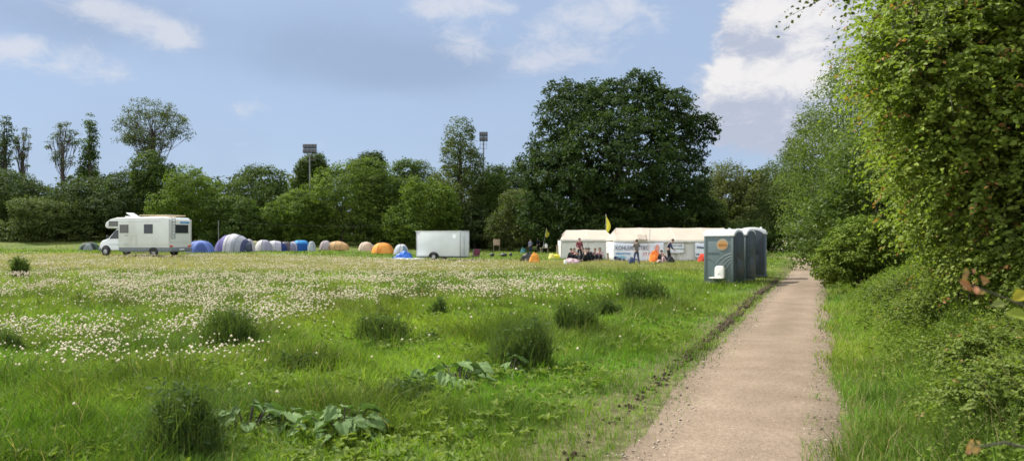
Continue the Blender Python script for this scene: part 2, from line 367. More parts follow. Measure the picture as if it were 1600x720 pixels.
# ================================================================== CAMERA, LIGHT, SKY
cam = bpy.data.cameras.new('camera'); co = bpy.data.objects.new('camera', cam); col.objects.link(co); sc.camera = co
co.location = (0, 0, CAMH); co.rotation_euler = (PI / 2, 0, 0)
cam.sensor_width = 36; cam.lens = 36 * F / 1600; cam.shift_y = 15 / 1600; cam.clip_start = .05; cam.clip_end = 3000
cam.dof.use_dof = True; cam.dof.focus_distance = 32; cam.dof.aperture_fstop = cam.lens / 6.0
SUN_EL, SUN_AZ = R(50), R(-64)                 # azimuth from +Y towards +X
sd = Vector((math.sin(SUN_AZ) * math.cos(SUN_EL), math.cos(SUN_AZ) * math.cos(SUN_EL), math.sin(SUN_EL)))
su = bpy.data.lights.new('sun', 'SUN'); so = bpy.data.objects.new('sun', su); col.objects.link(so)
su.energy = 4.2; su.angle = R(.6); su.color = (1, .95, .86); so.rotation_euler = (-sd).to_track_quat('-Z', 'Y').to_euler(); so.location = (-30, 40, 60)
w = bpy.data.worlds.new('World'); sc.world = w; w.use_nodes = True
nt = w.node_tree; nt.nodes.clear(); N = nt.nodes.new; L = nt.links.new
def math_(op, a, b=None, c=None):
    n = N('ShaderNodeMath'); n.operation = op
    for i, v in enumerate((a, b, c)):
        if v is None: continue
        if isinstance(v, (int, float)): n.inputs[i].default_value = v
        else: L(v, n.inputs[i])
    return n.outputs[0]
def smooth_(v, a, b):
    n = N('ShaderNodeMapRange'); n.interpolation_type = 'SMOOTHSTEP'; n.inputs['From Min'].default_value = a; n.inputs['From Max'].default_value = b; L(v, n.inputs['Value']); return n.outputs['Result']
def mixc(f, a, b):
    n = N('ShaderNodeMix'); n.data_type = 'RGBA'
    if isinstance(f, float): n.inputs[0].default_value = f
    else: L(f, n.inputs[0])
    for i, v in ((6, a), (7, b)):
        if isinstance(v, tuple): n.inputs[i].default_value = (*v, 1)
        else: L(v, n.inputs[i])
    return n.outputs[2]
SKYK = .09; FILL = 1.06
sky = N('ShaderNodeTexSky'); sky.sky_type = 'NISHITA'; sky.sun_disc = False; sky.sun_elevation = SUN_EL; sky.sun_rotation = SUN_AZ
sky.air_density = 1.0; sky.dust_density = .25; sky.ozone_density = 2.5
geo = N('ShaderNodeTexCoord'); sp = N('ShaderNodeSeparateXYZ'); L(geo.outputs['Generated'], sp.inputs[0])
az = math_('ARCTAN2', sp.outputs[0], sp.outputs[1]); el = math_('ARCSINE', sp.outputs[2])
cv = N('ShaderNodeCombineXYZ'); L(az, cv.inputs[0]); L(math_('MULTIPLY', el, 1.7), cv.inputs[1])
def noise_(scale, det, rough=.55, off=0, dist=0):
    n = N('ShaderNodeTexNoise'); n.inputs['Scale'].default_value = scale; n.inputs['Detail'].default_value = det; n.inputs['Roughness'].default_value = rough; n.inputs['Distortion'].default_value = dist
    m = N('ShaderNodeMapping'); m.inputs['Location'].default_value = (off, off * .37, off * .11); L(cv.outputs[0], m.inputs['Vector']); L(m.outputs[0], n.inputs['Vector']); return n.outputs['Fac']
def ae(px, py):
    a = math.atan((px - 800) / F); return a, math.atan((HZ - py) / F * math.cos(a))
def blob(px, py, sx, sy, k=1.0):
    a0, e0 = ae(px, py); sa = sx / F; se = sy / F
    u = math_('DIVIDE', math_('SUBTRACT', az, a0), sa); v = math_('DIVIDE', math_('SUBTRACT', el, e0), se)
    q = math_('ADD', math_('MULTIPLY', u, u), math_('MULTIPLY', v, v))
    return math_('MULTIPLY', math_('EXPONENT', math_('MULTIPLY', q, -1.0)), k)
def addall(xs):
    t = xs[0]
    for x in xs[1:]: t = math_('ADD', t, x)
    return t
n_big = noise_(7, 9, .58, 3.1, .2); n_fine = noise_(22, 10, .66, 7.7, .4); n_wide = noise_(2.6, 6, .55, 1.3)
ray = sky.outputs['Color']
K = 1 / SKYK
def kc(r, g, b_): return (r * K, g * K, b_ * K)
# thin haze of high cloud over the whole sky, greyer sheets of stratus in the middle
hz = math_('ADD', math_('MULTIPLY', smooth_(n_wide, .35, .7), .10), .86)
c1 = mixc(hz, ray, kc(.202, .255, .350))
gd = addall([math_('MULTIPLY', n_wide, .55), math_('MULTIPLY', n_big, .35), blob(500, 75, 260, 75, .42), blob(700, 110, 200, 40, .25), blob(60, 30, 120, 40, .30), blob(950, 60, 120, 60, .1)])
c1 = mixc(math_('MULTIPLY', smooth_(gd, .52, .98), .78), c1, kc(.166, .217, .308))
# white wisps
wd = addall([math_('MULTIPLY', n_big, .42), math_('MULTIPLY', n_fine, .62), blob(130, 104, 85, 24, .27), blob(225, 40, 75, 22, .22), blob(275, 60, 45, 26, .28), blob(145, 10, 80, 18, .24), blob(10, 75, 28, 16, .30), blob(50, 66, 26, 16, .26), blob(385, 172, 30, 20, .25), blob(490, 226, 26, 16, .18),
             blob(730, 8, 80, 24, .30), blob(725, 75, 40, 26, .20), blob(900, 60, 140, 44, .24), blob(960, 15, 100, 32, .26), blob(850, 100, 70, 18, .20), blob(680, 30, 60, 40, .14)])
wisp = math_('MULTIPLY', smooth_(wd, .63, .94), .74)
c2 = mixc(wisp, c1, kc(.36, .37, .405))
# heaped cumulus on the right
cd = addall([math_('MULTIPLY', n_big, .60), math_('MULTIPLY', n_fine, .42), blob(1230, 25, 110, 75, .62), blob(1200, 125, 105, 60, .62), blob(1180, 205, 115, 50, .46), blob(1330, 90, 90, 160, .55), blob(1520, 40, 200, 200, .4)])
cum = smooth_(cd, .78, .98)
lit = smooth_(addall([math_('MULTIPLY', n_fine, .95), math_('MULTIPLY', n_big, .30), blob(1215, 12, 85, 30, .26), blob(1205, 118, 85, 26, .36), blob(1130, 105, 30, 26, .26), blob(1290, 60, 50, 30, .12), blob(1170, 210, 110, 40, -.12), blob(1170, 62, 60, 22, -.10)]), .52, .90)
cc = mixc(lit, kc(.245, .265, .325), kc(.455, .44, .43))
c3 = mixc(math_('MULTIPLY', cum, .90), c2, cc)
# unseen bright cloud overhead and behind the camera, added as fill light
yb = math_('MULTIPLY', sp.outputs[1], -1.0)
fill_cover = math_('ADD', smooth_(yb, -.25, .35), smooth_(sp.outputs[2], .42, .75)); fill_cover = math_('MINIMUM', fill_cover, 1.0)
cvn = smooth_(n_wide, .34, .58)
c3 = mixc(math_('MULTIPLY', math_('MULTIPLY', fill_cover, cvn), .9), c3, kc(FILL * .98, FILL * .98, FILL))
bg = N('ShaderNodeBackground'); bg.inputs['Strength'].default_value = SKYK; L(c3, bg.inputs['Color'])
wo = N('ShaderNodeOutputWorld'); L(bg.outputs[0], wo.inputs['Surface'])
sc.view_settings.view_transform = 'Standard'; sc.view_settings.look = 'None'; sc.view_settings.exposure = 1.05; sc.view_settings.gamma = 1; sc.view_settings.use_curve_mapping = False
sc.render.engine = 'CYCLES'
cy = sc.cycles; cy.max_bounces = 7; cy.diffuse_bounces = 3; cy.transmission_bounces = 4; cy.glossy_bounces = 2; cy.use_denoising = True; cy.filter_width = 1.6

# ================================================================== GROUND
def axis(parts):
    a = [np.linspace(p, q, n, endpoint=False) for p, q, n in parts]; return np.concatenate(a + [np.array([parts[-1][1]])])
gx = axis([(-900, -120, 14), (-120, -40, 40), (-40, -12, 56), (-12, 14, 104), (14, 40, 104), (40, 120, 30), (120, 900, 12)])
gy = axis([(-60, -4, 20), (-4, 36, 180), (36, 82, 130), (82, 130, 40), (130, 1500, 16)])
GX, GY = np.meshgrid(gx, gy); sh = GX.shape
off = path_off(GX.ravel(), GY.ravel()); Z = hgt(GX.ravel(), GY.ravel(), off)
V = np.stack([GX.ravel(), GY.ravel(), Z], 1)
ii = np.arange(sh[0] * sh[1]).reshape(sh); q = np.stack([ii[:-1, :-1], ii[:-1, 1:], ii[1:, 1:], ii[1:, :-1]], -1).reshape(-1, 4)
m, nt, N_ = nodes('meadow_soil'); out = N_('ShaderNodeOutputMaterial'); b = N_('ShaderNodeBsdfPrincipled'); b.inputs['Roughness'].default_value = .95; b.inputs['Specular IOR Level'].default_value = .1
tc = N_('ShaderNodeTexCoord'); n1 = N_('ShaderNodeTexNoise'); n1.inputs['Scale'].default_value = .35; n1.inputs['Detail'].default_value = 8; n2 = N_('ShaderNodeTexNoise'); n2.inputs['Scale'].default_value = 9; n2.inputs['Detail'].default_value = 8
l_ = nt.links.new; l_(tc.outputs['Object'], n1.inputs['Vector']); l_(tc.outputs['Object'], n2.inputs['Vector'])
r1 = N_('ShaderNodeValToRGB'); e = r1.color_ramp.elements; e[0].position = .3; e[0].color = (.06, .095, .02, 1); e[1].position = .72; e[1].color = (.12, .14, .04, 1)
mx = N_('ShaderNodeMix'); mx.data_type = 'RGBA'; mx.blend_type = 'MULTIPLY'; mx.inputs[0].default_value = .8
r2 = N_('ShaderNodeValToRGB'); r2.color_ramp.elements[0].position = .3; r2.color_ramp.elements[0].color = (.5, .5, .5, 1); r2.color_ramp.elements[1].position = .7; r2.color_ramp.elements[1].color = (1.3, 1.25, 1.1, 1)
l_(n1.outputs['Fac'], r1.inputs['Fac']); l_(n2.outputs['Fac'], r2.inputs['Fac']); l_(r1.outputs[0], mx.inputs[6]); l_(r2.outputs[0], mx.inputs[7]); l_(mx.outputs[2], b.inputs['Base Color'])
bp = N_('ShaderNodeBump'); bp.inputs['Strength'].default_value = .8; bp.inputs['Distance'].default_value = .05; l_(n2.outputs['Fac'], bp.inputs['Height']); l_(bp.outputs[0], b.inputs['Normal']); l_(b.outputs[0], out.inputs[0])
bare = np.clip(sst(-2.1, -1.25, off + .5 * (fbm(V[:, 0] * 1.1, V[:, 1] * 1.1, 15) - .5)) * sst(2.0, 1.1, off), 0, 1) * .75
at_ = N_('ShaderNodeAttribute'); at_.attribute_name = 'Col'; n3 = N_('ShaderNodeTexNoise'); n3.inputs['Scale'].default_value = 5; n3.inputs['Detail'].default_value = 8; l_(tc.outputs['Object'], n3.inputs['Vector'])
ad = N_('ShaderNodeMath'); ad.operation = 'MULTIPLY_ADD'; l_(n3.outputs['Fac'], ad.inputs[0]); ad.inputs[1].default_value = 1.2; ad.inputs[2].default_value = -.6
ad2 = N_('ShaderNodeMath'); ad2.operation = 'ADD'; ad2.use_clamp = True; l_(at_.outputs['Fac'], ad2.inputs[0]); l_(ad.outputs[0], ad2.inputs[1])
mb_ = N_('ShaderNodeMath'); mb_.operation = 'MULTIPLY'; l_(ad2.outputs[0], mb_.inputs[0]); l_(at_.outputs['Fac'], mb_.inputs[1])
rs = N_('ShaderNodeValToRGB'); rs.color_ramp.elements[0].position = .35; rs.color_ramp.elements[0].color = (.07, .052, .034, 1); rs.color_ramp.elements[1].position = .65; rs.color_ramp.elements[1].color = (.16, .125, .085, 1); l_(n2.outputs['Fac'], rs.inputs['Fac'])
m3 = N_('ShaderNodeMix'); m3.data_type = 'RGBA'; l_(mb_.outputs[0], m3.inputs[0]); l_(mx.outputs[2], m3.inputs[6]); l_(rs.outputs[0], m3.inputs[7]); l_(m3.outputs[2], b.inputs['Base Color'])
g = np_mesh('ground', V, (q.ravel(), np.arange(len(q)) * 4), np.repeat(bare[:, None], 3, 1), m, smooth=True); tag(g, kind='structure')

# path: strip with ragged edges
pl = []; s_ = 0
for a, b_ in zip(PATH[1:-1], PATH[2:]):
    n_ = max(2, int(np.linalg.norm(b_ - a) / .18))
    for k in range(n_): pl.append(a + (b_ - a) * k / n_)
pl = np.array(pl); ker = np.ones(15) / 15
sm = np.stack([np.convolve(np.pad(pl[:, i], 7, 'edge'), ker, 'valid') for i in (0, 1)], 1)
tn = np.gradient(sm, axis=0); tn /= np.linalg.norm(tn, axis=1)[:, None]; nr = np.stack([tn[:, 1], -tn[:, 0]], 1)
arc = np.cumsum(np.r_[0, np.linalg.norm(np.diff(sm, axis=0), axis=1)])
wl = (.80 + .16 * sst(9, 15, arc)) + .16 * (fbm(arc * .5, arc * 0, 21) - .5) + .05 * (vnoise(arc * 5, arc * 0, 22) - .5); wr = .90 + .16 * (fbm(arc * .5, arc * 0, 31) - .5) + .05 * (vnoise(arc * 5, arc * 0, 32) - .5)
NW = 20; us = np.linspace(0, 1, NW + 1)
PV = []
for u in us:
    o_ = -wl + (wl + wr) * u; p = sm + nr * o_[:, None]
    PV.append(np.stack([p[:, 0], p[:, 1], hgt(p[:, 0], p[:, 1]) - .004 + .038 * (1 - (2 * u - 1) ** 2) + .002 * (vnoise(p[:, 0] * 3, p[:, 1] * 3, 9) - .5)], 1))
PV = np.stack(PV, 1); ii = np.arange(PV.shape[0] * PV.shape[1]).reshape(PV.shape[:2])
q = np.stack([ii[:-1, :-1], ii[:-1, 1:], ii[1:, 1:], ii[1:, :-1]], -1).reshape(-1, 4)
m, nt, N_ = nodes('path_gravel'); l_ = nt.links.new; out = N_('ShaderNodeOutputMaterial'); b = N_('ShaderNodeBsdfPrincipled'); b.inputs['Roughness'].default_value = .95; b.inputs['Specular IOR Level'].default_value = .15
tc = N_('ShaderNodeTexCoord')
def nz_(s, d): n = N_('ShaderNodeTexNoise'); n.inputs['Scale'].default_value = s; n.inputs['Detail'].default_value = d; l_(tc.outputs['Object'], n.inputs['Vector']); return n.outputs['Fac']
def rp_(f, p0, c0, p1, c1_): r = N_('ShaderNodeValToRGB'); e = r.color_ramp.elements; e[0].position = p0; e[0].color = (*c0, 1); e[1].position = p1; e[1].color = (*c1_, 1); l_(f, r.inputs['Fac']); return r.outputs[0]
def mu_(a, b2, k=1.0): n = N_('ShaderNodeMix'); n.data_type = 'RGBA'; n.blend_type = 'MULTIPLY'; n.inputs[0].default_value = k; l_(a, n.inputs[6]); l_(b2, n.inputs[7]); return n.outputs[2]
f1 = nz_(1.7, 8); f2 = nz_(26, 8); vo = N_('ShaderNodeTexVoronoi'); vo.inputs['Scale'].default_value = 85; l_(tc.outputs['Object'], vo.inputs['Vector'])
c_ = mu_(rp_(f1, .30, (.178, .138, .100), .72, (.232, .184, .137)), rp_(f2, .3, (.76, .75, .74), .72, (1.16, 1.16, 1.15)))
c_ = mu_(c_, rp_(vo.outputs['Color'], .1, (.82, .81, .80), .9, (1.16, 1.16, 1.16)), .75)
l_(c_, b.inputs['Base Color']); bp = N_('ShaderNodeBump'); bp.inputs['Strength'].default_value = .7; bp.inputs['Distance'].default_value = .012; l_(vo.outputs['Distance'], bp.inputs['Height']); l_(bp.outputs[0], b.inputs['Normal']); l_(b.outputs[0], out.inputs[0])
uu = np.tile(us, len(sm)); aa = np.repeat(arc, NW + 1); wv = fbm(aa * .35, uu * 2.2, 201, 4)
wear = .97 + .09 * np.exp(-((uu - .30) / .10) ** 2) + .08 * np.exp(-((uu - .70) / .10) ** 2) - .20 * (np.abs(2 * uu - 1) ** 5) + .30 * (wv - .5) + .10 * (fbm(aa * 2.1, uu * 5, 205, 3) - .5)
wear = wear - .15 * np.exp(-((aa - 37) / 3.5) ** 2) * np.clip((fbm(aa * .8, uu * 3, 209) - .35) * 4, 0, 1)
at_ = N_('ShaderNodeAttribute'); at_.attribute_name = 'Col'; l_(mu_(c_, at_.outputs['Color']), b.inputs['Base Color'])
tag(np_mesh('path', PV.reshape(-1, 3), (q.ravel(), np.arange(len(q)) * 4), wear[:, None] * np.array([1, .995, .985]), m, smooth=True), kind='structure')
# loose stones on the path
def blobs(name, P, rad, C, m, parent=None, squash=.6, verts=None):
    """many small octahedra in one mesh"""
    base = np.array([(1, 0, 0), (-1, 0, 0), (0, 1, 0), (0, -1, 0), (0, 0, 1), (0, 0, -1)], float); n = len(P)
    jit = 1 + .35 * (rng.random((n, 6, 1)) - .5)
    V = P[:, None] + base[None] * jit * rad[:, None, None] * np.array([1, 1, squash]); th = rng.random(n) * 6
    fc = np.array([(0, 2, 4), (2, 1, 4), (1, 3, 4), (3, 0, 4), (2, 0, 5), (1, 2, 5), (3, 1, 5), (0, 3, 5)])
    idx = (np.arange(n)[:, None, None] * 6 + fc[None]).reshape(-1)
    return np_mesh(name, V.reshape(-1, 3), (idx, np.arange(n * 8) * 3), np.repeat(C, 6, 0), m, parent, True)
n = 13000; k = (rng.random(n) ** 1.6 * min(len(sm) - 1, 240)).astype(int); u = rng.uniform(-1, 1, n); u = np.sign(u) * np.abs(u) ** .7
p = sm[k] + nr[k] * (u * .95)[:, None] + rng.normal(0, .1, (n, 2))
P = np.stack([p[:, 0], p[:, 1], hgt(p[:, 0], p[:, 1]) + .02], 1)
tone = np.where(rng.random(n) < .4, rng.uniform(.05, .12, n), rng.uniform(.2, .46, n))[:, None]
tag(blobs('path_pebbles', P, rng.uniform(.004, .011, n) * np.where(rng.random(n) < .08, 1.9, 1), tone * np.array([1, .84, .69]), leafmat('pebble', 0, .9, spec=.2)), kind='stuff')
# torn earth edge on the path's left
n = 9000; yy = rng.uniform(0, 1, n); k = np.clip((yy * 215).astype(int), 0, len(sm) - 1)
inten = sst(9, 30, arc[k]) * .9 + .12 * np.clip((fbm(arc[k] * .8, arc[k] * 0, 44) - .28) * 4, .08, 1)
o_ = -1.10 + rng.normal(0, .04, n); keep = rng.random(n) < inten; k = k[keep]; o_ = o_[keep]; n = len(k)
p = sm[k] + nr[k] * (o_ + .10 * (fbm(arc[k] * 1.3, arc[k] * 0, 46) - .5))[:, None] + tn[k] * rng.uniform(-.1, .1, n)[:, None]; P = np.stack([p[:, 0], p[:, 1], hgt(p[:, 0], p[:, 1]) + rng.uniform(-.02, .035, n) * np.where(arc[k] > 24, 1, .4)], 1)
C = rng.uniform(.6, 1.5, n)[:, None] * np.array([.055, .042, .028])
tag(blobs('torn_earth_edge', P, rng.uniform(.008, .04, n) * np.where(arc[k] > 15, 1.2, .7), C, leafmat('earth_clod', 0, .95, spec=.1), squash=.8), kind='stuff')

# ================================================================== GRASS
def blades(name, X, Y, h, wd_, lean, ldir, C, m, zoff=0, seg=2, parent=None, Zb=None, smooth=False):
    n = len(X); z0 = (hgt(X, Y) if Zb is None else Zb) + zoff
    rot = rng.uniform(0, PI, n); ax = np.cos(rot) * wd_ / 2; ay = np.sin(rot) * wd_ / 2
    lx = np.cos(ldir) * lean * h; ly = np.sin(ldir) * lean * h; zt = h * np.sqrt(np.clip(1 - (lean * .8) ** 2, .15, 1))
    B = np.stack([X, Y, z0 - .015], 1); A = np.stack([ax, ay, np.zeros(n)], 1)
    Mi = B + np.stack([lx * .32, ly * .32, zt * .58 + .015], 1); T = B + np.stack([lx, ly, zt + .015], 1)
    if seg == 2:
        V = np.stack([B - A, B + A, Mi - A * .8, Mi + A * .8, T], 1).reshape(-1, 3)
        idx = (np.arange(n)[:, None] * 5 + np.array([0, 1, 3, 2, 2, 3, 4])[None]).reshape(-1); st = (np.arange(n)[:, None] * 7 + np.array([0, 4])[None]).reshape(-1); r = 5
    else:
        V = np.stack([B - A, B + A, T], 1).reshape(-1, 3); idx = np.arange(n * 3); st = np.arange(n) * 3; r = 3
    return np_mesh(name, V, (idx, st), np.repeat(C, r, 0), m, parent)
def mix3(a, b_, t): return np.asarray(a)[None] * (1 - t[:, None]) + np.asarray(b_)[None] * t[:, None]
def ell_mask(x, y, cx, cy, rx, ry): return np.exp(-(((x - cx) / rx) ** 2 + ((y - cy) / ry) ** 2))
def flower_density(x, y):
    d = .95 * ell_mask(x, y, -13, 24, 7, 5) + 1.2 * ell_mask(x, y, -11, 17.5, 5, 3.2) + 1.1 * ell_mask(x, y, -5.7, 13.4, 1.7, 1.9) + 1.1 * ell_mask(x, y, -7.2, 12.2, 2.0, 1.1) + .8 * ell_mask(x, y, -5.5, 20, 2.4, 3.4)
    d = d + .95 * ell_mask(x, y, -.3, 23.5, 1.9, 3.6) + .6 * ell_mask(x, y, 1.3, 26, 1.6, 3) + .6 * ell_mask(x, y, -4, 26, 4, 5) + 1.0 * ell_mask(x, y, -6.0, 9.3, 1.3, .8) + .8 * ell_mask(x, y, -4.0, 9.3, .6, .45) + .45 * ell_mask(x, y, -3.2, 16, .9, 1.6)
    d = d + .9 * sst(26, 34, y) * sst(62, 50, y) * sst(3, -8, x) + .5 * ell_mask(x, y, -20, 30, 10, 8)
    d = d * np.clip((fbm(x * .42, y * .42, 71, 3) - .36) * 6, 0, 1)
    return d + .10 * sst(14, 26, y) * sst(60, 50, y) * sst(4, -1, x)
def lushtone(x, y): return fbm(x * .35 + 3, y * .35, 51, 4)
zones = [(3.6, 8, 2600, .0065, 2), (8, 13, 1500, .009, 2), (13, 22, 620, .014, 2), (22, 36, 210, .026, 1), (36, 60, 60, .05, 1), (60, 118, 16, .11, 1)]
XS, YS, HS, WS, LS, DS, CS, SEG = [], [], [], [], [], [], [], []
for (y0, y1, dens, wd_, sg) in zones:
    hw0 = .74 * y1 + 2; area = 2 * hw0 * (y1 - y0); n = int(area * dens)
    x = rng.uniform(-hw0, hw0, n); y = rng.uniform(y0, y1, n)
    k = np.abs(x) < .74 * y + 1.6; x = x[k]; y = y[k]; o_ = path_off(x, y)
    edge = .84 + .40 * (fbm(x * 1.3, y * 1.3, 61) - .5) + rng.normal(0, .05, len(x))
    k = (o_ < -edge) | ((o_ > edge * .97) & (o_ < 5.5)) | ((np.abs(o_) > .52) & (rng.random(len(x)) < .16 * np.clip((fbm(x * 2.2, y * 2.2, 67) - .48) * 6, 0, 1))); 
    # thinner along the torn edge and where the camp is trodden
    thin = np.where((o_ < 0) & (o_ > -1.75), .38 + .55 * sst(-1.2, -1.75, o_), 1)
    k &= rng.random(len(x)) < thin
    x = x[k]; y = y[k]; o_ = o_[k]; n = len(x)
    f = lushtone(x, y); cl = fbm(x * 1.6, y * 1.6, 81, 3); cl2 = fbm(x * 4, y * 4, 83, 2)
    fd = np.clip(flower_density(x, y), 0, 1)
    camp = sst(33, 44, y)
    cs = np.clip((cl - .3) * 2.2, 0, 1); mic = np.clip((cl2 - .3) * 2.2, 0, 1)
    mid_ = np.clip((fbm(x * .75 + 9, y * .75, 87, 3) - .36) * 3.2, 0, 1)
    h = (.05 + .13 * cs ** 1.4 * (.4 + mid_) + .12 * mic ** 1.6 + .07 * mid_ ** 2 + .05 * np.clip(f - .4, 0, 1)) * rng.uniform(.5, 1.35, n) * (1 - .35 * camp)
    h = h * np.where(o_ > 0, 1.0 + 1.3 * sst(1.2, 2.8, o_), 1) * np.where((o_ < 0) & (o_ > -3), .55 + .45 * sst(-1.1, -3, o_), 1)
    h = h * (1 - .5 * sst(-1.3, -4, -o_ * -1) * 0)
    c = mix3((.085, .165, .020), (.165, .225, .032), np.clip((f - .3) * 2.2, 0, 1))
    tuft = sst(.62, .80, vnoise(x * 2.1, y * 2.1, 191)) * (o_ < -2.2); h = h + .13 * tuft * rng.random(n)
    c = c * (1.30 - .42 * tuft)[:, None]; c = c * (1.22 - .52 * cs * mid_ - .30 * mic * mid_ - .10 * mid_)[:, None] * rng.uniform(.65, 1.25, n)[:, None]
    c = c * (1 - .5 * np.clip(np.clip(fd, 0, 1) * .4, 0, 1))[:, None] + np.array([.20, .19, .09])[None] * (np.clip(fd, 0, 1) * .24)[:, None]
    dry = (rng.random(n) < (.045 + .10 * (o_ > 0) * sst(2.4, 1.0, o_))); c[dry] = np.array([.30, .26, .13]) * rng.uniform(.7, 1.2, dry.sum())[:, None]
    tan = camp * sst(3, -5, x + 0) * sst(64, 54, y) * .75 + .9 * np.exp(-((y - 55 - .1 * x) / 3.2) ** 2) * sst(-8, -2, x) * sst(16, 9, x) + .55 * sst(34, 45, y) * sst(20, 8, x) * sst(62, 52, y)
    tan = np.clip(tan * (.65 + fbm(x * .25, y * .25, 91)), 0, .92); c = c * (1 - tan[:, None]) + np.array([.30, .265, .13])[None] * tan[:, None]
    ld = fbm(x * .5, y * .5, 101, 3) * 4 * PI + rng.normal(0, 1.5, n); ln = np.clip(rng.normal(.66, .28, n), .05, 1.12)
    XS.append(x); YS.append(y); HS.append(h); WS.append(np.full(n, wd_) * rng.uniform(.6, 1.3, n)); LS.append(ln); DS.append(ld); CS.append(c); SEG.append(sg)
near = [i for i in range(len(zones)) if SEG[i] == 2]; far_ = [i for i in range(len(zones)) if SEG[i] == 1]
cat = lambda A, I: np.concatenate([A[i] for i in I])
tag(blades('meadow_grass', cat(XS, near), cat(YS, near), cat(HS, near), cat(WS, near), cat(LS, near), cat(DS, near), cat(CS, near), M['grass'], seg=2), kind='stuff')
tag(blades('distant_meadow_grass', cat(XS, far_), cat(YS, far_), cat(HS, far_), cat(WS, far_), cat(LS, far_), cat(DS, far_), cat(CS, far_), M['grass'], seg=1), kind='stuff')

# low broad leaved herbs among the grass
n = 11000; y = 4 + 14 * rng.random(n) ** 1.3; x = rng.uniform(-1, 1, n) * (.74 * y + 1); k = (path_off(x, y) < -1.5) & (rng.random(n) < np.clip((fbm(x * .9, y * .9, 141, 3) - .34) * 4, .05, 1)); x, y = x[k], y[k]; n = len(x)
ci = np.repeat(np.arange(n), 7); th = rng.uniform(0, 2 * PI, len(ci)); el_ = rng.uniform(.1, .9, len(ci)); D = np.stack([np.cos(th), np.sin(th), el_], 1); D /= np.linalg.norm(D, axis=1)[:, None]
s_ = rng.uniform(.035, .085, len(ci)); P = np.stack([x, y, hgt(x, y) + rng.uniform(.03, .13, n)], 1)[ci] + D * s_[:, None] * .6; Nn = np.stack([-np.cos(th) * el_, -np.sin(th) * el_, np.ones(len(ci))], 1) + rng.normal(0, .3, D.shape); Nn /= np.linalg.norm(Nn, axis=1)[:, None]
HERB = (P, Nn, D, s_, mix3((.075, .13, .025), (.17, .22, .045), np.clip(rng.random(n)[ci] * .7 + .3 * rng.random(len(ci)), 0, 1)))

# seed heads of the dandelions
PX, PR = [], []
for (y0, y1, dens, rad) in [(6, 12, 230, .017), (12, 20, 190, .020), (20, 32, 110, .024), (32, 62, 42, .027)]:
    hw0 = .74 * y1 + 1; n = int(2 * hw0 * (y1 - y0) * dens); x = rng.uniform(-hw0, hw0, n); y = rng.uniform(y0, y1, n)
    cl = fbm(x * 1.7, y * 1.7, 111, 2)
    k = (path_off(x, y) < -1.6) & (rng.random(n) < np.clip(flower_density(x, y), 0, 1) * np.clip((cl - .40) * 5, .02, 1) + .004); x = x[k]; y = y[k]; n = len(x)
    hh = rng.uniform(.20, .36, n) * (1 - .3 * sst(33, 44, y)); PX.append(np.stack([x, y, hgt(x, y) + hh], 1)); PR.append(rad * rng.uniform(.4, 1.3, n))
PX = np.concatenate(PX); PR = np.concatenate(PR); n = len(PX)
C = mix3((.74, .69, .55), (.52, .44, .31), rng.random(n) * sst(5, 24, PX[:, 1]) ** .5)
tag(blobs('dandelion_seed_heads', PX, PR, C, M['flower'], squash=.95), kind='stuff')
k = PX[:, 1] < 22
tag(blades('dandelion_stalks', PX[k, 0], PX[k, 1], PX[k, 2] - hgt(PX[k, 0], PX[k, 1]), np.full(k.sum(), .005), np.full(k.sum(), .02), np.zeros(k.sum()), np.tile([.10, .13, .04], (k.sum(), 1)), M['grass']), kind='stuff')

# ================================================================== FOLIAGE
def nrm(a): return a / np.maximum(np.linalg.norm(a, axis=-1, keepdims=True), 1e-9)
def leaf_geo(P, Nn, D, s, wr, C, fold=False):
    """P centre, Nn normal, D leaf axis, s length"""
    D = nrm(D - Nn * (D * Nn).sum(1, keepdims=True)); W = np.cross(Nn, D); s = s[:, None]
    n = len(P)
    if not fold:
        V = np.stack([P - D * s * .5, P + W * s * wr * .5, P + D * s * .5, P - W * s * wr * .5], 1).reshape(-1, 3)
        return V, np.arange(n * 4), np.arange(n) * 4, np.repeat(C, 4, 0)
    b0 = P - D * s * .5; t = P + D * s * .5 - Nn * s * .10; up = Nn * s * .12
    V = np.stack([b0, P - D * s * .12 + W * s * wr * .5 + up, P + D * s * .22 + W * s * wr * .36 + up * .7, t, P + D * s * .22 - W * s * wr * .36 + up * .7, P - D * s * .12 - W * s * wr * .5 + up], 1).reshape(-1, 3)
    idx = (np.arange(n)[:, None] * 6 + np.array([0, 1, 2, 3, 0, 3, 4, 5])[None]).reshape(-1)
    return V, idx, np.arange(n * 2) * 4, np.repeat(C, 6, 0)
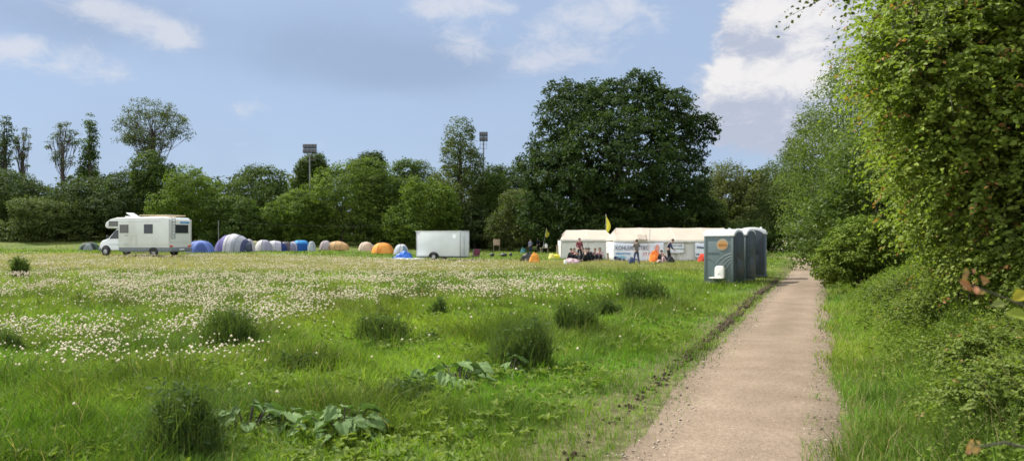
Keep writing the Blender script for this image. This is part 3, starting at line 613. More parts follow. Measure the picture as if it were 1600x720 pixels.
def crown(name, lobes, n_clump, per, size, ca, cb, parent, m='leaf', rc=.5, fill=.25, seed=0, wr=.62, fold=False, tips=None, droop=0, shoots=None, vary=.3, flat=.7):
    g = np.random.default_rng(seed + 1000); lobes = np.array(lobes, float)
    ar = lobes[:, 3] * lobes[:, 4] + lobes[:, 3] * lobes[:, 5] + lobes[:, 4] * lobes[:, 5]
    li = g.choice(len(lobes), n_clump * 3, p=ar / ar.sum()); d = nrm(g.normal(size=(n_clump * 3, 3)))
    rad = np.where(g.random(n_clump * 3) < fill, g.uniform(.25, .8, n_clump * 3), g.uniform(.82, 1.04, n_clump * 3))
    Cc = lobes[li, :3] + d * lobes[li, 3:] * rad[:, None]
    keep = np.ones(len(Cc), bool)
    for j, lb in enumerate(lobes): keep &= ~((li != j) & ((((Cc - lb[:3]) / lb[3:]) ** 2).sum(1) < .42))
    Cc = Cc[keep][:n_clump]; d = d[keep][:n_clump]; n = len(Cc)
    ct = g.random(n)
    ci = np.repeat(np.arange(n), per); q_ = g.normal(size=(len(ci), 3)) * np.array([1, 1, flat]); rcl = (rc * g.uniform(.6, 1.35, n))[ci]
    P = Cc[ci] + nrm(q_) * (rcl * g.random(len(ci)) ** .5)[:, None] * np.array([1, 1, flat])
    if droop: P[:, 2] -= droop * g.random(len(ci)) ** 1.5 * 1.0
    out_ = d[ci]
    Nn = nrm(out_ * .55 + np.array([0, 0, .55]) + g.normal(size=P.shape) * .55)
    D = nrm(g.normal(size=P.shape) + out_ * .5 + np.array([0, 0, -.5 - droop]))
    s = size * g.uniform(.6, 1.3, len(P))
    t = np.clip(ct[ci] * .85 + g.random(len(P)) * .4 - .14, 0, 1)
    C = mix3(ca, cb, t) * (1 + vary * (g.random(len(P)) - .5))[:, None]
    if tips is not None:
        k = g.random(len(P)) < tips[1]; C[k] = np.array(tips[0]) * g.uniform(.7, 1.2, k.sum())[:, None]
    V, idx, st, CC = leaf_geo(P, Nn, D, s, wr, C, fold)
    o = np_mesh(name, V, (idx, st), CC, M[m], parent)
    return o, Cc
def limbs(parent, base, lobes, r0, Cc, n_tw, bark='bark', seed=0, trunk_top=.55, tw=.02, lf=1.0):
    """trunk, main limbs into each lobe and twigs towards clumps: one mesh"""
    g = random.Random(seed); mb = MB(); lobes = [tuple(l) for l in lobes]
    top = max(l[2] + l[5] * .4 for l in lobes); cx = sum(l[0] for l in lobes) / len(lobes); cyy = sum(l[1] for l in lobes) / len(lobes)
    tz = base[2] + (top - base[2]) * trunk_top; B = Vector(base)
    pts = [B + Vector((0, 0, -.15))]
    for k in range(1, 6):
        t = k / 5; pts.append(Vector((base[0] + (cx - base[0]) * t * t * .8 + g.uniform(-.1, .1) * r0 * 4, base[1] + (cyy - base[1]) * t * t * .8 + g.uniform(-.1, .1) * r0 * 4, base[2] + (tz - base[2]) * t)))
    mb.tube(pts, [r0 * 1.5, r0, r0 * .9, r0 * .8, r0 * .68, r0 * .5], 8)
    def tpos(t): i = min(int(t * 5), 4); return pts[i].lerp(pts[i + 1], t * 5 - i)
    ends = []
    for l in lobes:
        t0 = g.uniform(.35, .95) if lf > .9 else g.uniform(.5, .97); a = tpos(t0); b_ = Vector(l[:3]) + Vector((0, 0, -l[5] * .1)); m_ = a.lerp(b_, .5) + Vector((g.uniform(-.3, .3), g.uniform(-.3, .3), -(b_ - a).length * .08))
        mb.tube([a, a.lerp(m_, .5) + Vector((0, 0, .05)), m_, b_], [r0 * .45 * lf, r0 * .36 * lf, r0 * .28 * lf, r0 * .14 * lf], 6); ends.append((m_, b_, l))
    for c in (Cc[g.sample(range(len(Cc)), min(n_tw, len(Cc)))] if n_tw else []):
        c = Vector(c); e_ = min(ends, key=lambda e: (e[1] - c).length); a = e_[0].lerp(e_[1], g.uniform(.3, 1)); m_ = a.lerp(c, .55) + Vector((g.uniform(-1, 1), g.uniform(-1, 1), g.uniform(-.2, .6))) * (c - a).length * .10
        mb.tube([a, m_, c], [r0 * .12, max(tw, r0 * .07), tw * .5], 4, cap=False)
    return mb.build('trunk', M[bark], parent, smooth=True, sharp=80)
def auto_lobes(c, r, k, seed, sub=.45, up=.0):
    g = np.random.default_rng(seed); L_ = [(c[0], c[1], c[2], r[0] * .72, r[1] * .72, r[2] * .74)]
    for i in range(k):
        th = 2 * PI * (i * .618 + g.random() * .2); z = g.uniform(-.75, .85); q_ = math.sqrt(1 - z * z)
        f = g.uniform(.54, .68); s_ = sub * g.uniform(.75, 1.2)
        L_.append((c[0] + math.cos(th) * q_ * r[0] * f, c[1] + math.sin(th) * q_ * r[1] * f, c[2] + z * r[2] * f, r[0] * s_, r[1] * s_, r[2] * s_ * .9))
    return L_
tree_seed = [50]
def tree(px, Y, top, wpx, label, ca, cb, low=386, kind='round', group='trees and shrubs behind the camp', name='broadleaf_tree', cat_='tree', dens=1.0, leaf=None, k=7, tips=None, bark='bark', depth=1.0, m='leaf', droop=0, Zg=None):
    ppm = F / Y; x = (px - 800) / ppm; z0 = H1(x, Y) if Zg is None else Zg; zt = zat(top, ppm); zl = max(zat(low, ppm), z0 + .05); rx = wpx / 2 / ppm * (1.12 if kind == 'round' else 1); rz = (zt - zl) / 2
    tree_seed[0] += 1; sd_ = tree_seed[0]
    root = empty(name, (x, Y, z0), 0, label, cat_, group)
    c = (0, 0, (zt + zl) / 2 - z0); rr_ = (rx, min(rx, 5.5) * depth, rz)
    lb = auto_lobes(c, rr_, k, sd_)
    if kind in ('taper', 'broadtaper'):
        lb = []
        for i in range(k + 3):
            t = i / (k + 2); wdt = rx * (1 - (.72 * t ** 1.3 if kind == 'taper' else .58 * t ** 1.8)); g = random.Random(sd_ * 31 + i)
            lb.append((g.uniform(-.35, .35) * wdt, g.uniform(-.35, .35) * wdt, zl - z0 + (zt - zl) * (.08 + .86 * t), wdt * g.uniform(.62, .85), wdt * .7, rz * .22))
    if kind == 'fan':
        g = random.Random(sd_); lb = []
        while len(lb) < k:
            th = g.uniform(0, 2 * PI); q_ = g.random() ** .55; ez = g.uniform(-1, 1)
            xx, zz = q_ * math.cos(th), q_ * math.sin(th)
            if zz < -.3 and abs(xx) > .75 + zz * .45: continue
            lb.append((xx * rx * .9, g.uniform(-.5, .5) * rx, zl - z0 + (zt - zl) * (.5 + zz * .46), rx * g.uniform(.12, .2), rx * .16, rx * g.uniform(.10, .17)))
    if kind == 'airy':
        g = random.Random(sd_); lb = []
        for i in range(k + 4):
            th = 2 * PI * i * .618; t = g.uniform(.1, 1); q_ = math.sin(PI * min(.93, t * .8 + .12)) ; lb.append((math.cos(th) * q_ * rx * g.uniform(.2, .75), math.sin(th) * q_ * rx * .6, zl - z0 + (zt - zl) * (t * .86 + .06), rx * .30, rx * .30, rz * .20))
    if kind == 'round' and low >= 378:
        g = random.Random(sd_ * 7); hz = zt - zl
        for i in range(5):
            xx = rx * (-.85 + 1.7 * i / 4); lb.append((xx, g.uniform(-.3, .3) * rx, zl - z0 + hz * g.uniform(.16, .30), rx * g.uniform(.34, .48), rx * .4, hz * g.uniform(.20, .30)))
    sz = leaf or max(.16, 3.1 / ppm); area = sum(l[3] * l[4] + l[3] * l[5] + l[4] * l[5] for l in lb) * 4.2
    per = 12 if kind == 'fan' else 26; ncl = int(area * 1.9 * dens / (per * sz * sz * .31)); ncl = max(60, min(ncl, 1100))
    rc = {'round': .085, 'broadtaper': .09, 'taper': .13, 'airy': .12, 'fan': .085}.get(kind, .11) * max(rx, rz) + sz
    rc = max(sz * 1.6, min(rc, .8))
    cr, Cc = crown('crown', lb, ncl, per, sz, ca, cb, root, m, rc, .25, sd_, tips=tips, droop=droop)
    limbs(root, (0, 0, 0), lb, max(.05, .018 * (zt - z0) + .03), Cc, 150 if kind in ('airy', 'fan') else 30, bark, sd_, trunk_top=.8 if kind != 'round' else .55, tw=.03 if kind == 'airy' else .02, lf=.32 if kind == 'fan' else 1.0)
    return root
DK, DK2 = (.030, .050, .016), (.062, .092, .026)
MD, MD2 = (.040, .068, .014), (.085, .130, .024)
YG, YG2 = (.050, .088, .014), (.130, .185, .028)
GR, GR2 = (.050, .070, .022), (.108, .135, .042)
OL, OL2 = (.06, .075, .022), (.11, .125, .04)
TS = []
tree(-35, 112, 246, 120, 'dark tree cut off by the left edge of the picture', DK, DK2)
tree(8, 116, 184, 40, 'thin dark tree with ragged top, leftmost of the tall thin ones', DK, DK2, low=262, kind='taper', name='slender_tree', dens=.5, k=4)
tree(36, 118, 192, 32, 'thin airy tree just right of the leftmost ragged thin tree', GR, GR2, low=262, kind='fan', name='slender_tree', dens=.5, k=28, leaf=.24)
tree(28, 106, 258, 110, 'dark bushy tree under the two leftmost thin trees', DK, DK2, low=388)
tree(97, 112, 186, 48, 'airy pale tree with see-through crown left of the dense narrow one', GR, GR2, low=268, kind='fan', name='slender_tree', dens=.4, k=34, leaf=.22)
tree(141, 111, 181, 38, 'dense dark narrow tree beside the airy pale one', DK, MD2, low=275, kind='taper', name='slender_tree', dens=.75, k=4)
tree(120, 105, 268, 105, 'dull dark tree left of the camper van roof', DK, DK2, low=388)
tree(72, 99, 302, 110, 'low mid green shrub at the wood edge left of the small green tent', MD, GR2, low=390, name='shrub', cat_='shrub')
tree(193, 104, 254, 105, 'dark rounded tree right behind the camper van', DK, DK2, low=388)
tree(243, 109, 153, 108, 'tall poplar with airy fan shaped crown above the camper van', GR, GR2, low=262, kind='fan', name='poplar', dens=.42, k=80, leaf=.22)
tree(243, 103, 240, 80, 'dark leafy tree below the fan shaped poplar', DK, MD2, low=385)
tree(300, 99, 257, 105, 'bright yellow green tree just right of the camper van', YG, YG2, low=388)
tree(398, 106, 250, 112, 'dark green round tree above the big purple and grey tent', DK, MD2, low=388)
tree(372, 97, 296, 80, 'low mid green tree right behind the big purple and grey tent', MD, MD2, low=389)
tree(462, 99, 288, 85, 'yellow green tree under the left floodlight mast', YG, YG2, low=389)
tree(487, 112, 236, 62, 'dark ragged tree top just under the lamp head of the left floodlight mast', DK, MD2, low=330)
tree(535, 101, 232, 135, 'large light green tree right of the left floodlight mast', MD, YG2, low=389)
tree(574, 114, 226, 52, 'small dark tree top peeping over the large light green one', DK, DK2, low=330)
tree(603, 104, 258, 85, 'mid green tree behind the orange tent', MD, MD2, low=389)
tree(637, 111, 229, 80, 'dull green tree with rounded top between light green one and tall willow', MD, MD2, low=380)
tree(664, 97, 262, 88, 'sunlit light green tree directly behind the white box trailer', YG, YG2, low=389)
tree(718, 104, 194, 128, 'tall tapering willow beside the right floodlight mast', MD, GR2, low=388, kind='broadtaper', name='willow', dens=1.2, k=10, droop=.4)
tree(768, 103, 252, 62, 'dark green tree below the lamp head of the slim floodlight mast', MD, MD2, low=386)
tree(790, 113, 240, 90, 'dark tree between right floodlight mast and big oak', DK, DK2, low=386)
tree(818, 95, 286, 84, 'pale grey green willow shrub at the left foot of the big oak', GR, GR2, low=390, name='willow_shrub', cat_='shrub', droop=.2)
tree(742, 100, 318, 70, 'low dark shrub behind the right end of the white trailer', DK, DK2, low=389, name='shrub', cat_='shrub')
# the oak
ppm = F / 88; x0 = (955 - 800) / ppm; z0 = H1(x0, 88)
oak = empty('oak', (x0, 88, z0), 0, 'huge dark spreading oak rising behind the white marquees', 'tree', 'trees and shrubs behind the camp')
OL_ = []
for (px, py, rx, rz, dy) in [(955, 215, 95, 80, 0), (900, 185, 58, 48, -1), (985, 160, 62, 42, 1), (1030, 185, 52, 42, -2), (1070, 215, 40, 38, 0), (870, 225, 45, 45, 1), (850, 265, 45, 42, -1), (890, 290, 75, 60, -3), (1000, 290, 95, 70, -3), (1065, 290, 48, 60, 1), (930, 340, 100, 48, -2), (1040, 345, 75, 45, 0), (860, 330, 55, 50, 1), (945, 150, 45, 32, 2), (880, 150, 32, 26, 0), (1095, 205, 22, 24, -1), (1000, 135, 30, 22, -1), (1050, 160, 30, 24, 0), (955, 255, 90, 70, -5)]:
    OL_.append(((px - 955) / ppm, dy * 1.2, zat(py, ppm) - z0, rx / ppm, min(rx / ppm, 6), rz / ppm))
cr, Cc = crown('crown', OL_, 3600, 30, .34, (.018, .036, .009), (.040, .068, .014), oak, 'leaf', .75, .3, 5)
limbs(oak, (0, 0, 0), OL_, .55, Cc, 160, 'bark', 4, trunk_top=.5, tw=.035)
GR_R = 'trees and shrubs beside the path end'
tree(1138, 102, 228, 100, 'soft olive willow right behind the roof of the grey toilets', OL, OL2, low=388, name='willow', droop=.8, group=GR_R)
tree(1190, 98, 250, 80, 'olive green tree between the soft willow and the hedgerow', OL, GR2, low=386, group=GR_R)
tree(1112, 92, 300, 60, 'dark shrub between the big oak and the soft olive willow', DK, MD2, low=386, name='shrub', cat_='shrub', group=GR_R)
tree(1178, 80, 338, 90, 'dark low shrub behind the rear toilet cabin', DK, MD2, low=392, name='shrub', cat_='shrub', group=GR_R)
tree(1228, 84, 214, 95, 'grey green tree where the path bends left', MD, GR2, low=390, group=GR_R)
tree(1268, 79, 152, 112, 'tall grey green tree straight above the path bend', MD, GR2, low=390, group=GR_R)
tree(1262, 76, 342, 74, 'low hawthorn with pale blossom beside the path bend', MD, MD2, low=396, name='hawthorn', cat_='shrub', tips=((.62, .60, .48), .16), group=GR_R)
tree(1322, 56, 48, 146, 'leafy tree right of the far path in the hedgerow', MD, YG2, low=395, dens=1.3, group=GR_R)
tree(1368, 40, 15, 195, 'tall willow with fine pale leaves in the hedgerow', (.048, .080, .018), (.120, .160, .034), low=400, name='willow', droop=.4, group=GR_R, leaf=.14)
tree(1375, 27, 172, 185, 'dark glossy maple in the hedgerow behind the bright green shrub', (.040, .066, .012), (.095, .140, .022), low=415, name='maple', group=GR_R, leaf=.13, m='leafgloss')
tree(1343, 23.0, 322, 104, 'bright green low shrub standing at the foot of the dark glossy maple', (.075, .120, .018), (.160, .210, .034), low=436, name='shrub', cat_='shrub', group=GR_R, leaf=.09, dens=.8)
tree(1545, 21, -140, 240, 'tall leafy tree rising behind the near maple shrub', MD, MD2, low=380, group=GR_R, leaf=.14)
# far wood that reads as one mass
n = 420; lb = []
for i in range(150):
    xx = -130 + 300 * i / 149 + rnd.uniform(-2, 2); yv = rnd.uniform(124, 140); hh = rnd.uniform(10.5, 14.0); lb.append((xx, yv, hh * .5, rnd.uniform(2.5, 4.5), 3, hh * .55))
for i in range(110): lb.append((-115 + 260 * i / 109 + rnd.uniform(-1, 1), rnd.uniform(117, 122), 2.2, 3.0, 2.0, rnd.uniform(2.6, 4.0)))
o, _ = crown('distant_woodland', lb, 9500, 24, .75, DK, DK2, None, 'leaf', 1.1, .2, 900); tag(o, kind='stuff')

# ------------------------------------------------------------------ near hedge with leaves one can see
def leafy(name, label, base, lobes, n_shoot, leaf, ca, cb, tips=None, seed=0, cat_='shrub', slen=(.35, .75), per=17, m='leafgloss', r0=.05, nb=2, back=0, nl=99, chain=False, group='hedge shrubs along the path', wr=.7):
    root = empty(name, base, 0, label, cat_, group); g = np.random.default_rng(seed + 77); lobes = np.array(lobes, float)
    ar = lobes[:, 3] * lobes[:, 4] + lobes[:, 3] * lobes[:, 5] + lobes[:, 4] * lobes[:, 5]
    li = g.choice(len(lobes), n_shoot * 2, p=ar / ar.sum()); d = nrm(g.normal(size=(n_shoot * 2, 3))); S = lobes[li, :3] + d * lobes[li, 3:] * g.uniform(.55, 1.0, len(li))[:, None]
    keep = S[:, 2] > .12
    for j, l in enumerate(lobes): keep &= ~((li != j) & ((((S - l[:3]) / l[3:]) ** 2).sum(1) < .35))
    LC = lobes[li, :3][keep][:n_shoot]; S = S[keep][:n_shoot]; d = d[keep][:n_shoot]; n = len(S)
    dirs = nrm(d * .8 + np.array([0, 0, .35]) + g.normal(size=(n, 3)) * .45); ln = g.uniform(*slen, n)
    ci = np.repeat(np.arange(n), per); t = np.tile(np.linspace(.08, 1, per), n) + g.normal(0, .02, n * per)
    P = S[ci] + dirs[ci] * (t * ln[ci])[:, None]; P[:, 2] -= .35 * ln[ci] * t ** 2
    side = nrm(np.cross(dirs[ci], np.array([0, 0, 1.]))) * np.where(np.tile(np.arange(per) % 2, n) == 0, 1, -1)[:, None]
    s = leaf * g.uniform(.55, 1.25, len(P)) * (1.1 - .45 * t)
    D = nrm(dirs[ci] * .5 + side * .8 + g.normal(size=P.shape) * .4 + np.array([0, 0, -.25])); P = P + D * (s * .55)[:, None]
    Nn = nrm(np.array([0, 0, .8]) + d[ci] * .45 + g.normal(size=P.shape) * .5)
    ct = g.random(n); tt = np.clip(ct[ci] * .55 + g.random(len(P)) * .35 + t * .15, 0, 1); C = mix3(ca, cb, tt) * (1 + .4 * (g.random(len(P)) - .5))[:, None]
    if tips: k = (t > .8) & (g.random(n)[ci] < tips[1]); C[k] = np.array(tips[0]) * g.uniform(.7, 1.25, k.sum())[:, None]
    V, idx, st, CC = leaf_geo(P, Nn, D, s, wr, C, True); np_mesh('crown', V, (idx, st), CC, M[m], root)
    mb = MB(); gg = random.Random(seed); nb = 7
    ends = []
    for l in lobes[:nl]:
        for q_ in range(nb):
            b_ = Vector((gg.uniform(-.35, .35) + .3 * back, gg.uniform(-.35, .35) + back, -.1)); e_ = Vector(l[:3]) + Vector((gg.uniform(-.3, .3) * l[3], gg.uniform(-.3, .3) * l[4], 0)); m_ = b_.lerp(e_, .55) + Vector((gg.uniform(-.15, .15), gg.uniform(-.15, .15) + .6 * back, .1))
            mb.tube([b_, b_.lerp(m_, .5), m_, e_], [r0, r0 * .8, r0 * .6, r0 * .3], 6); ends.append((m_, e_))
    if chain:
        cp = [Vector((.4, .8, -.1)), Vector((.3, .8, 1.6)), Vector((0, .5, 3.2))] + [Vector(l[:3]) for l in lobes[::-1]]; mb.tube(cp, [.03, .025, .018, .012, .008, .006, .003][:len(cp)], 6)
    for i in range(0, n, 3):
        p1 = Vector(S[i]); p0 = p1.lerp(Vector(LC[i]) + Vector((0, 0, -.25)), gg.uniform(.3, .55)); p2 = p1 + Vector(dirs[i]) * ln[i] * .9 - Vector((0, 0, .28 * ln[i]))
        mb.tube([p0, p0.lerp(p1, .5) + Vector((0, 0, .05)), p1, p1.lerp(p2, .5) + Vector((0, 0, .05 * ln[i])), p2], [.005, .0045, .004, .003, .0015], 3, cap=False)
    mb.build('trunk', M['bark'], root, smooth=True, sharp=80)
    return root
def wl(x, y, z, *r): return (x, y, z) + r
b = (6.1, 9.0, H1(6.1, 9.0))
leafy('maple_shrub', 'near field maple shrub with reddish shoot tips at the right edge', b,
      [(.8, .2, 1.3, 1.15, 1.2, 1.1), (-.1, 0, 2.7, 1.3, 1.4, 1.1), (0, .3, 3.9, 1.45, 1.5, 1.3), (.5, -.3, 5.1, 1.5, 1.5, 1.2), (-1.1, -.4, 3.35, .75, .8, .7), (1.1, -1.1, 2.0, 1.0, 1.0, 1.2), (.25, -.4, 1.75, .8, .8, .85), (.5, -.9, 1.05, .8, .7, .7), (.35, -1.0, 2.9, .9, .7, .9), (.7, -1.1, 4.1, .9, .7, .9), (-.2, -.9, 3.8, .7, .6, .8), (.9, -1.4, 1.6, .7, .6, .8), (1.2, -1.3, 3.1, .8, .6, .9), (.2, 1.0, 1.9, .9, 1.0, 1.0)],
      10500, .08, (.105, .155, .026), (.225, .285, .050), ((.26, .13, .05), .12), 1, r0=.016, nb=1, back=1.0, nl=2)
b = (8.9, 14.6, H1(8.9, 14.6))
leafy('maple_shrub', 'light green maple shrub in the middle of the hedge, next after the near one', b,
      [(.9, .2, 1.3, 1.5, 1.4, 1.25), (.3, 0, 3.2, 1.7, 1.6, 1.4), (.6, 0, 4.5, 1.6, 1.6, 1.25), (-.8, -.3, 4.1, .9, .9, .85), (-.4, .2, 2.7, .8, 1.0, .8), (1.5, .2, 5.4, 1.2, 1.2, .9)],
      3800, .10, (.070, .115, .020), (.170, .225, .038), ((.26, .15, .05), .08), 2)
b = (6.2, 8.6, H1(6.2, 8.6))
leafy('overhanging_tree', 'branch with dark leaves reaching over the path at the top right', b,
      [(-3.1, -2.3, 3.42, .45, .35, .08), (-2.75, -2.0, 3.58, .5, .4, .10), (-2.3, -1.7, 3.72, .55, .45, .14), (-1.7, -1.2, 4.0, .6, .5, .2)], 200, .05, (.03, .045, .014), (.07, .09, .022), ((.22, .12, .05), .25), 3, 'tree', nl=0, chain=True)
for i, (px, Y, r, hh, lab, nn) in enumerate([(1600, 7.2, .6, .5, 'bramble clump with pale dusty leaves below the near field maple', 700), (1500, 10.6, .7, .7, 'bramble clump under the hedge left of the pale dusty one', 700), (1660, 5.4, .55, .45, 'bramble clump at the bottom right corner', 520), (1440, 14.6, .8, .75, 'bramble clump at the foot of the middle maple shrub', 600)]):
    x = (px - 800) / F * Y
    leafy('bramble', lab, (x, Y, H1(x, Y)), [(0, 0, hh * .45, r, r, hh * .55), (r * .7, r * .4, hh * .55, r * .8, r * .8, hh * .6), (-r * .5, r * .5, hh * .3, r * .7, r * .7, hh * .4)], nn, .046, (.075, .115, .02), (.17, .22, .04), ((.26, .18, .07), .06), 20 + i, slen=(.2, .42), per=18, r0=.012, group='bramble clumps under the hedge')
# herbs and nettles on the verge: nobody could count them
n = 60000; x = rng.uniform(1.5, 16, n); y = rng.uniform(4, 30, n); o_ = path_off(x, y); k = (o_ > 1.25) & (o_ < 5) & (rng.random(n) < np.clip((fbm(x * .9, y * .9, 131) - .28) * 3, .1, 1) * sst(1.0, 2.2, o_) * np.clip(10 / y, .3, 1)); x, y, o_ = x[k], y[k], o_[k]; n = len(x)
ci = np.repeat(np.arange(n), 22); hh = rng.uniform(.2, .6, n) * (.45 + .7 * sst(1.1, 2.6, o_)); t = np.tile(np.linspace(.15, 1, 22), n); th = rng.uniform(0, 2 * PI, len(ci))
D = nrm(np.stack([np.cos(th), np.sin(th), -.1 + .6 * t], 1)); s = .062 * (1.15 - .7 * t) * rng.uniform(.7, 1.3, len(ci)) * np.clip(y[ci] / 9, 1, 1.8); base = np.stack([x, y, hgt(x, y)], 1)
P = base[ci] + np.stack([.05 * np.sin(t * 2 + th[::1] * 0), 0 * t, hh[ci] * t], 1) + D * (s * .6)[:, None] + rng.normal(0, .03, (len(ci), 3)) * np.array([1, 1, .3]); Nn = nrm(np.array([0, 0, 1.]) + D * .25 + rng.normal(0, .25, D.shape))
C = mix3((.075, .125, .02), (.17, .23, .04), np.clip(rng.random(n)[ci] * .7 + rng.random(len(ci)) * .3, 0, 1))
V, idx, st, CC = leaf_geo(P, Nn, D, s, .55, C, True); tag(np_mesh('verge_herbs', V, (idx, st), CC, M['leaf']), kind='stuff')

V, idx, st, CC = leaf_geo(*HERB[:4], .5, HERB[4], True); tag(np_mesh('meadow_herbs', V, (idx, st), CC, M['leaf']), kind='stuff')

# ------------------------------------------------------------------ tussocks, burdocks, near twigs
def tussock(px, py, wpx, hpx, label, ca=(.045, .082, .020), cb=(.130, .175, .045), n=900, name='grass_tussock', leafy_=.6):
    p = ground(px, py); ppm = F / p.y; r = wpx / 2 / ppm; hh = hpx / ppm
    root = empty(name, p, 0, label, 'grass tussock', 'dark grass tussocks in the meadow')
    n = int(n * 1.7); nc = 9; ca_ = rng.uniform(0, 2 * PI, nc); cq = np.sqrt(rng.random(nc)) * r * .8; ch = rng.uniform(.5, 1.12, nc); ch[0] = 1.05; cx, cy_ = np.cos(ca_) * cq, np.sin(ca_) * cq * .8
    w_ = rng.integers(0, nc, n); X = cx[w_] + rng.normal(0, r * .22, n); Y_ = cy_[w_] + rng.normal(0, r * .22, n)
    h = hh * ch[w_] * rng.uniform(.45, 1.15, n); ld = rng.uniform(0, 2 * PI, n)
    zb = hgt(X + p.x, Y_ + p.y) - p.z; lean = np.clip(np.abs(rng.normal(.15, .36, n)), .03, 1.0)
    blades('blades', X, Y_, h, np.full(n, .0065) * max(1, p.y / 8) * rng.uniform(.6, 1.3, n), lean, ld, mix3(ca, cb, rng.random(n)) * rng.uniform(.7, 1.2, n)[:, None], M['grass'], parent=root, Zb=zb)
    m_ = int(n * leafy_); k = rng.integers(0, n, m_); t = rng.uniform(.25, .95, m_); th = rng.uniform(0, 2 * PI, m_); D = nrm(np.stack([np.cos(th), np.sin(th), rng.uniform(-.5, .5, m_)], 1)); s_ = rng.uniform(.03, .075, m_) * max(1, p.y / 11)
    P = np.stack([X[k], Y_[k], zb[k] + h[k] * t], 1) + D * s_[:, None] * .5; Nn = nrm(np.array([0, 0, 1.]) + rng.normal(0, .45, D.shape))
    V, idx, st, CC = leaf_geo(P, Nn, D, s_, .45, mix3((.028, .06, .02), (.075, .12, .035), rng.random(m_)), True); np_mesh('leaves', V, (idx, st), CC, M['leaf'], root)
    return root
TG = [(268, 728, 125, 118, 'biggest dark tussock at the bottom left edge of the picture', 2200), (350, 543, 100, 66, 'wide green tussock among white seed heads left of the blue green one', 1500), (594, 536, 76, 50, 'blue green tussock below the blue tarp, left of the small round one', 1200), (680, 495, 30, 30, 'small round dark tussock below the white trailer', 600),
      (672, 538, 26, 20, 'tiny dark tussock right below the small round one', 400), (806, 578, 92, 78, 'tall dark bushy tussock behind the middle burdock', 2000), (904, 523, 66, 54, 'dark tussock midway between tall bushy one and wide far one', 1200), (1000, 474, 84, 42, 'wide dark tussock in front of the long white banner', 1200),
      (30, 434, 22, 32, 'narrow upright tussock at the far left of the meadow', 500), (8, 556, 40, 44, 'tussock cut by the left edge of the picture', 700), (630, 634, 90, 42, 'leafy dark tussock left of the middle burdock', 1300), (480, 580, 90, 28, 'low dark tussock left of centre in the near meadow', 800), (945, 492, 60, 26, 'low green tussock between the wide far one and the dark one', 600), (262, 655, 26, 30, 'small tussock behind the biggest bottom left tussock', 300)]
for (px, py, wp, hp, lab, n_) in TG: tussock(px, py, wp, hp, lab, n=n_)
m_bd = leafmat('burdock_leaf', .22, .7, (1.0, 1.2, .5), .2)
def burdock(px, py, label, n, R0, size, seed):
    p = ground(px, py); g = random.Random(seed); root = empty('burdock', p, 0, label, 'burdock', 'burdock plants in the near meadow')
    mb = MB(); st = MB(); cols = []
    for i in range(n):
        th = 2 * PI * i * .618 + g.uniform(-.3, .3); ro = R0 * math.sqrt((i + .6) / n) * g.uniform(.7, 1.1); hz = g.uniform(.10, .30) * (1.15 - .5 * ro / R0); s = size * g.uniform(.65, 1.2)
        base = Vector((ro * .35 * math.cos(th), ro * .35 * math.sin(th), 0)); tip = Vector((ro * math.cos(th), ro * math.sin(th), hz))
        d = Vector((math.cos(th + g.uniform(-.4, .4)), math.sin(th + g.uniform(-.4, .4)), g.uniform(-.5, .15))).normalized(); sd_ = d.cross(Vector((0, 0, 1))).normalized(); up = sd_.cross(d).normalized(); roll = g.uniform(-.5, .5); sd_ = (sd_ * math.cos(roll) + up * math.sin(roll)); up = sd_.cross(d)
        st.tube([base, base.lerp(tip, .5) + Vector((0, 0, .04)), tip], [.009, .007, .005], 5)
        ph = g.uniform(0, 6)
        def fn(u, v):
            w_ = s * .40 * (math.sin(PI * min(1, (v + .02) ** .62)) ** .75 + .0) * (1 + .10 * math.sin(v * 22 + ph)); a = (u - .5) * 2
            return tip + d * s * (v - .06) + sd_ * a * w_ * (1 + .06 * math.sin(v * 31 + ph * 2)) + up * (abs(a) * w_ * (.30 + .5 * math.sin(ph) * v) + .05 * s * math.sin(a * 8 + v * 9 + ph) - .035 * s * math.exp(-(a * 7) ** 2) - .02 * s * abs(math.sin(v * 14 + abs(a) * 5)) - .34 * s * v * v)
        k0 = len(mb.v); mb.grid(fn, 10, 12); t = g.random(); cols += [[.068 + .06 * t, .120 + .08 * t, .034 + .035 * t]] * (len(mb.v) - k0)
    me = bpy.data.meshes.new('leaves'); me.from_pydata(mb.v, [], mb.f); me.polygons.foreach_set('use_smooth', [True] * len(mb.f)); ca = me.color_attributes.new('Col', 'FLOAT_COLOR', 'POINT'); C4 = np.ones((len(mb.v), 4), np.float32); C4[:, :3] = cols; ca.data.foreach_set('color', C4.ravel()); me.materials.append(m_bd)
    o = bpy.data.objects.new('leaves', me); col.objects.link(o); o.parent = root; st.build('stalks', M['bark'], root, smooth=True)
burdock(385, 685, 'burdock with pale felted leaves right of the biggest tussock', 20, .30, .165, 1)
burdock(452, 676, 'single leaved small burdock between the two bottom burdocks', 7, .15, .18, 2)
burdock(536, 688, 'large dark burdock in the middle bottom of the meadow', 30, .34, .165, 3)
burdock(715, 606, 'middle burdock in front of the tall bushy tussock', 26, .42, .20, 4)
burdock(800, 590, 'little burdock at the foot of the tall bushy tussock', 7, .16, .17, 5)
def near_twig(name, label, root_xyz, pts, leaves, lm, cat_='twig'):
    r = empty(name, root_xyz, 0, label, cat_); mb = MB(); mb.tube([Vector(p) - Vector(root_xyz) for p in pts], [.004] + [.0028] * (len(pts) - 2) + [.0012], 5); mb.build('stem', M['bark'], r, smooth=True)
    P, D, Nn, s, C = [np.array(a, float) for a in zip(*[(l[0], l[1], l[2], l[3], l[4]) for l in leaves])]
    V, idx, st, CC = leaf_geo(P - np.array(root_xyz), nrm(Nn), nrm(D), s, .62, C, True); np_mesh('leaves', V, (idx, st), CC, lm, r); return r
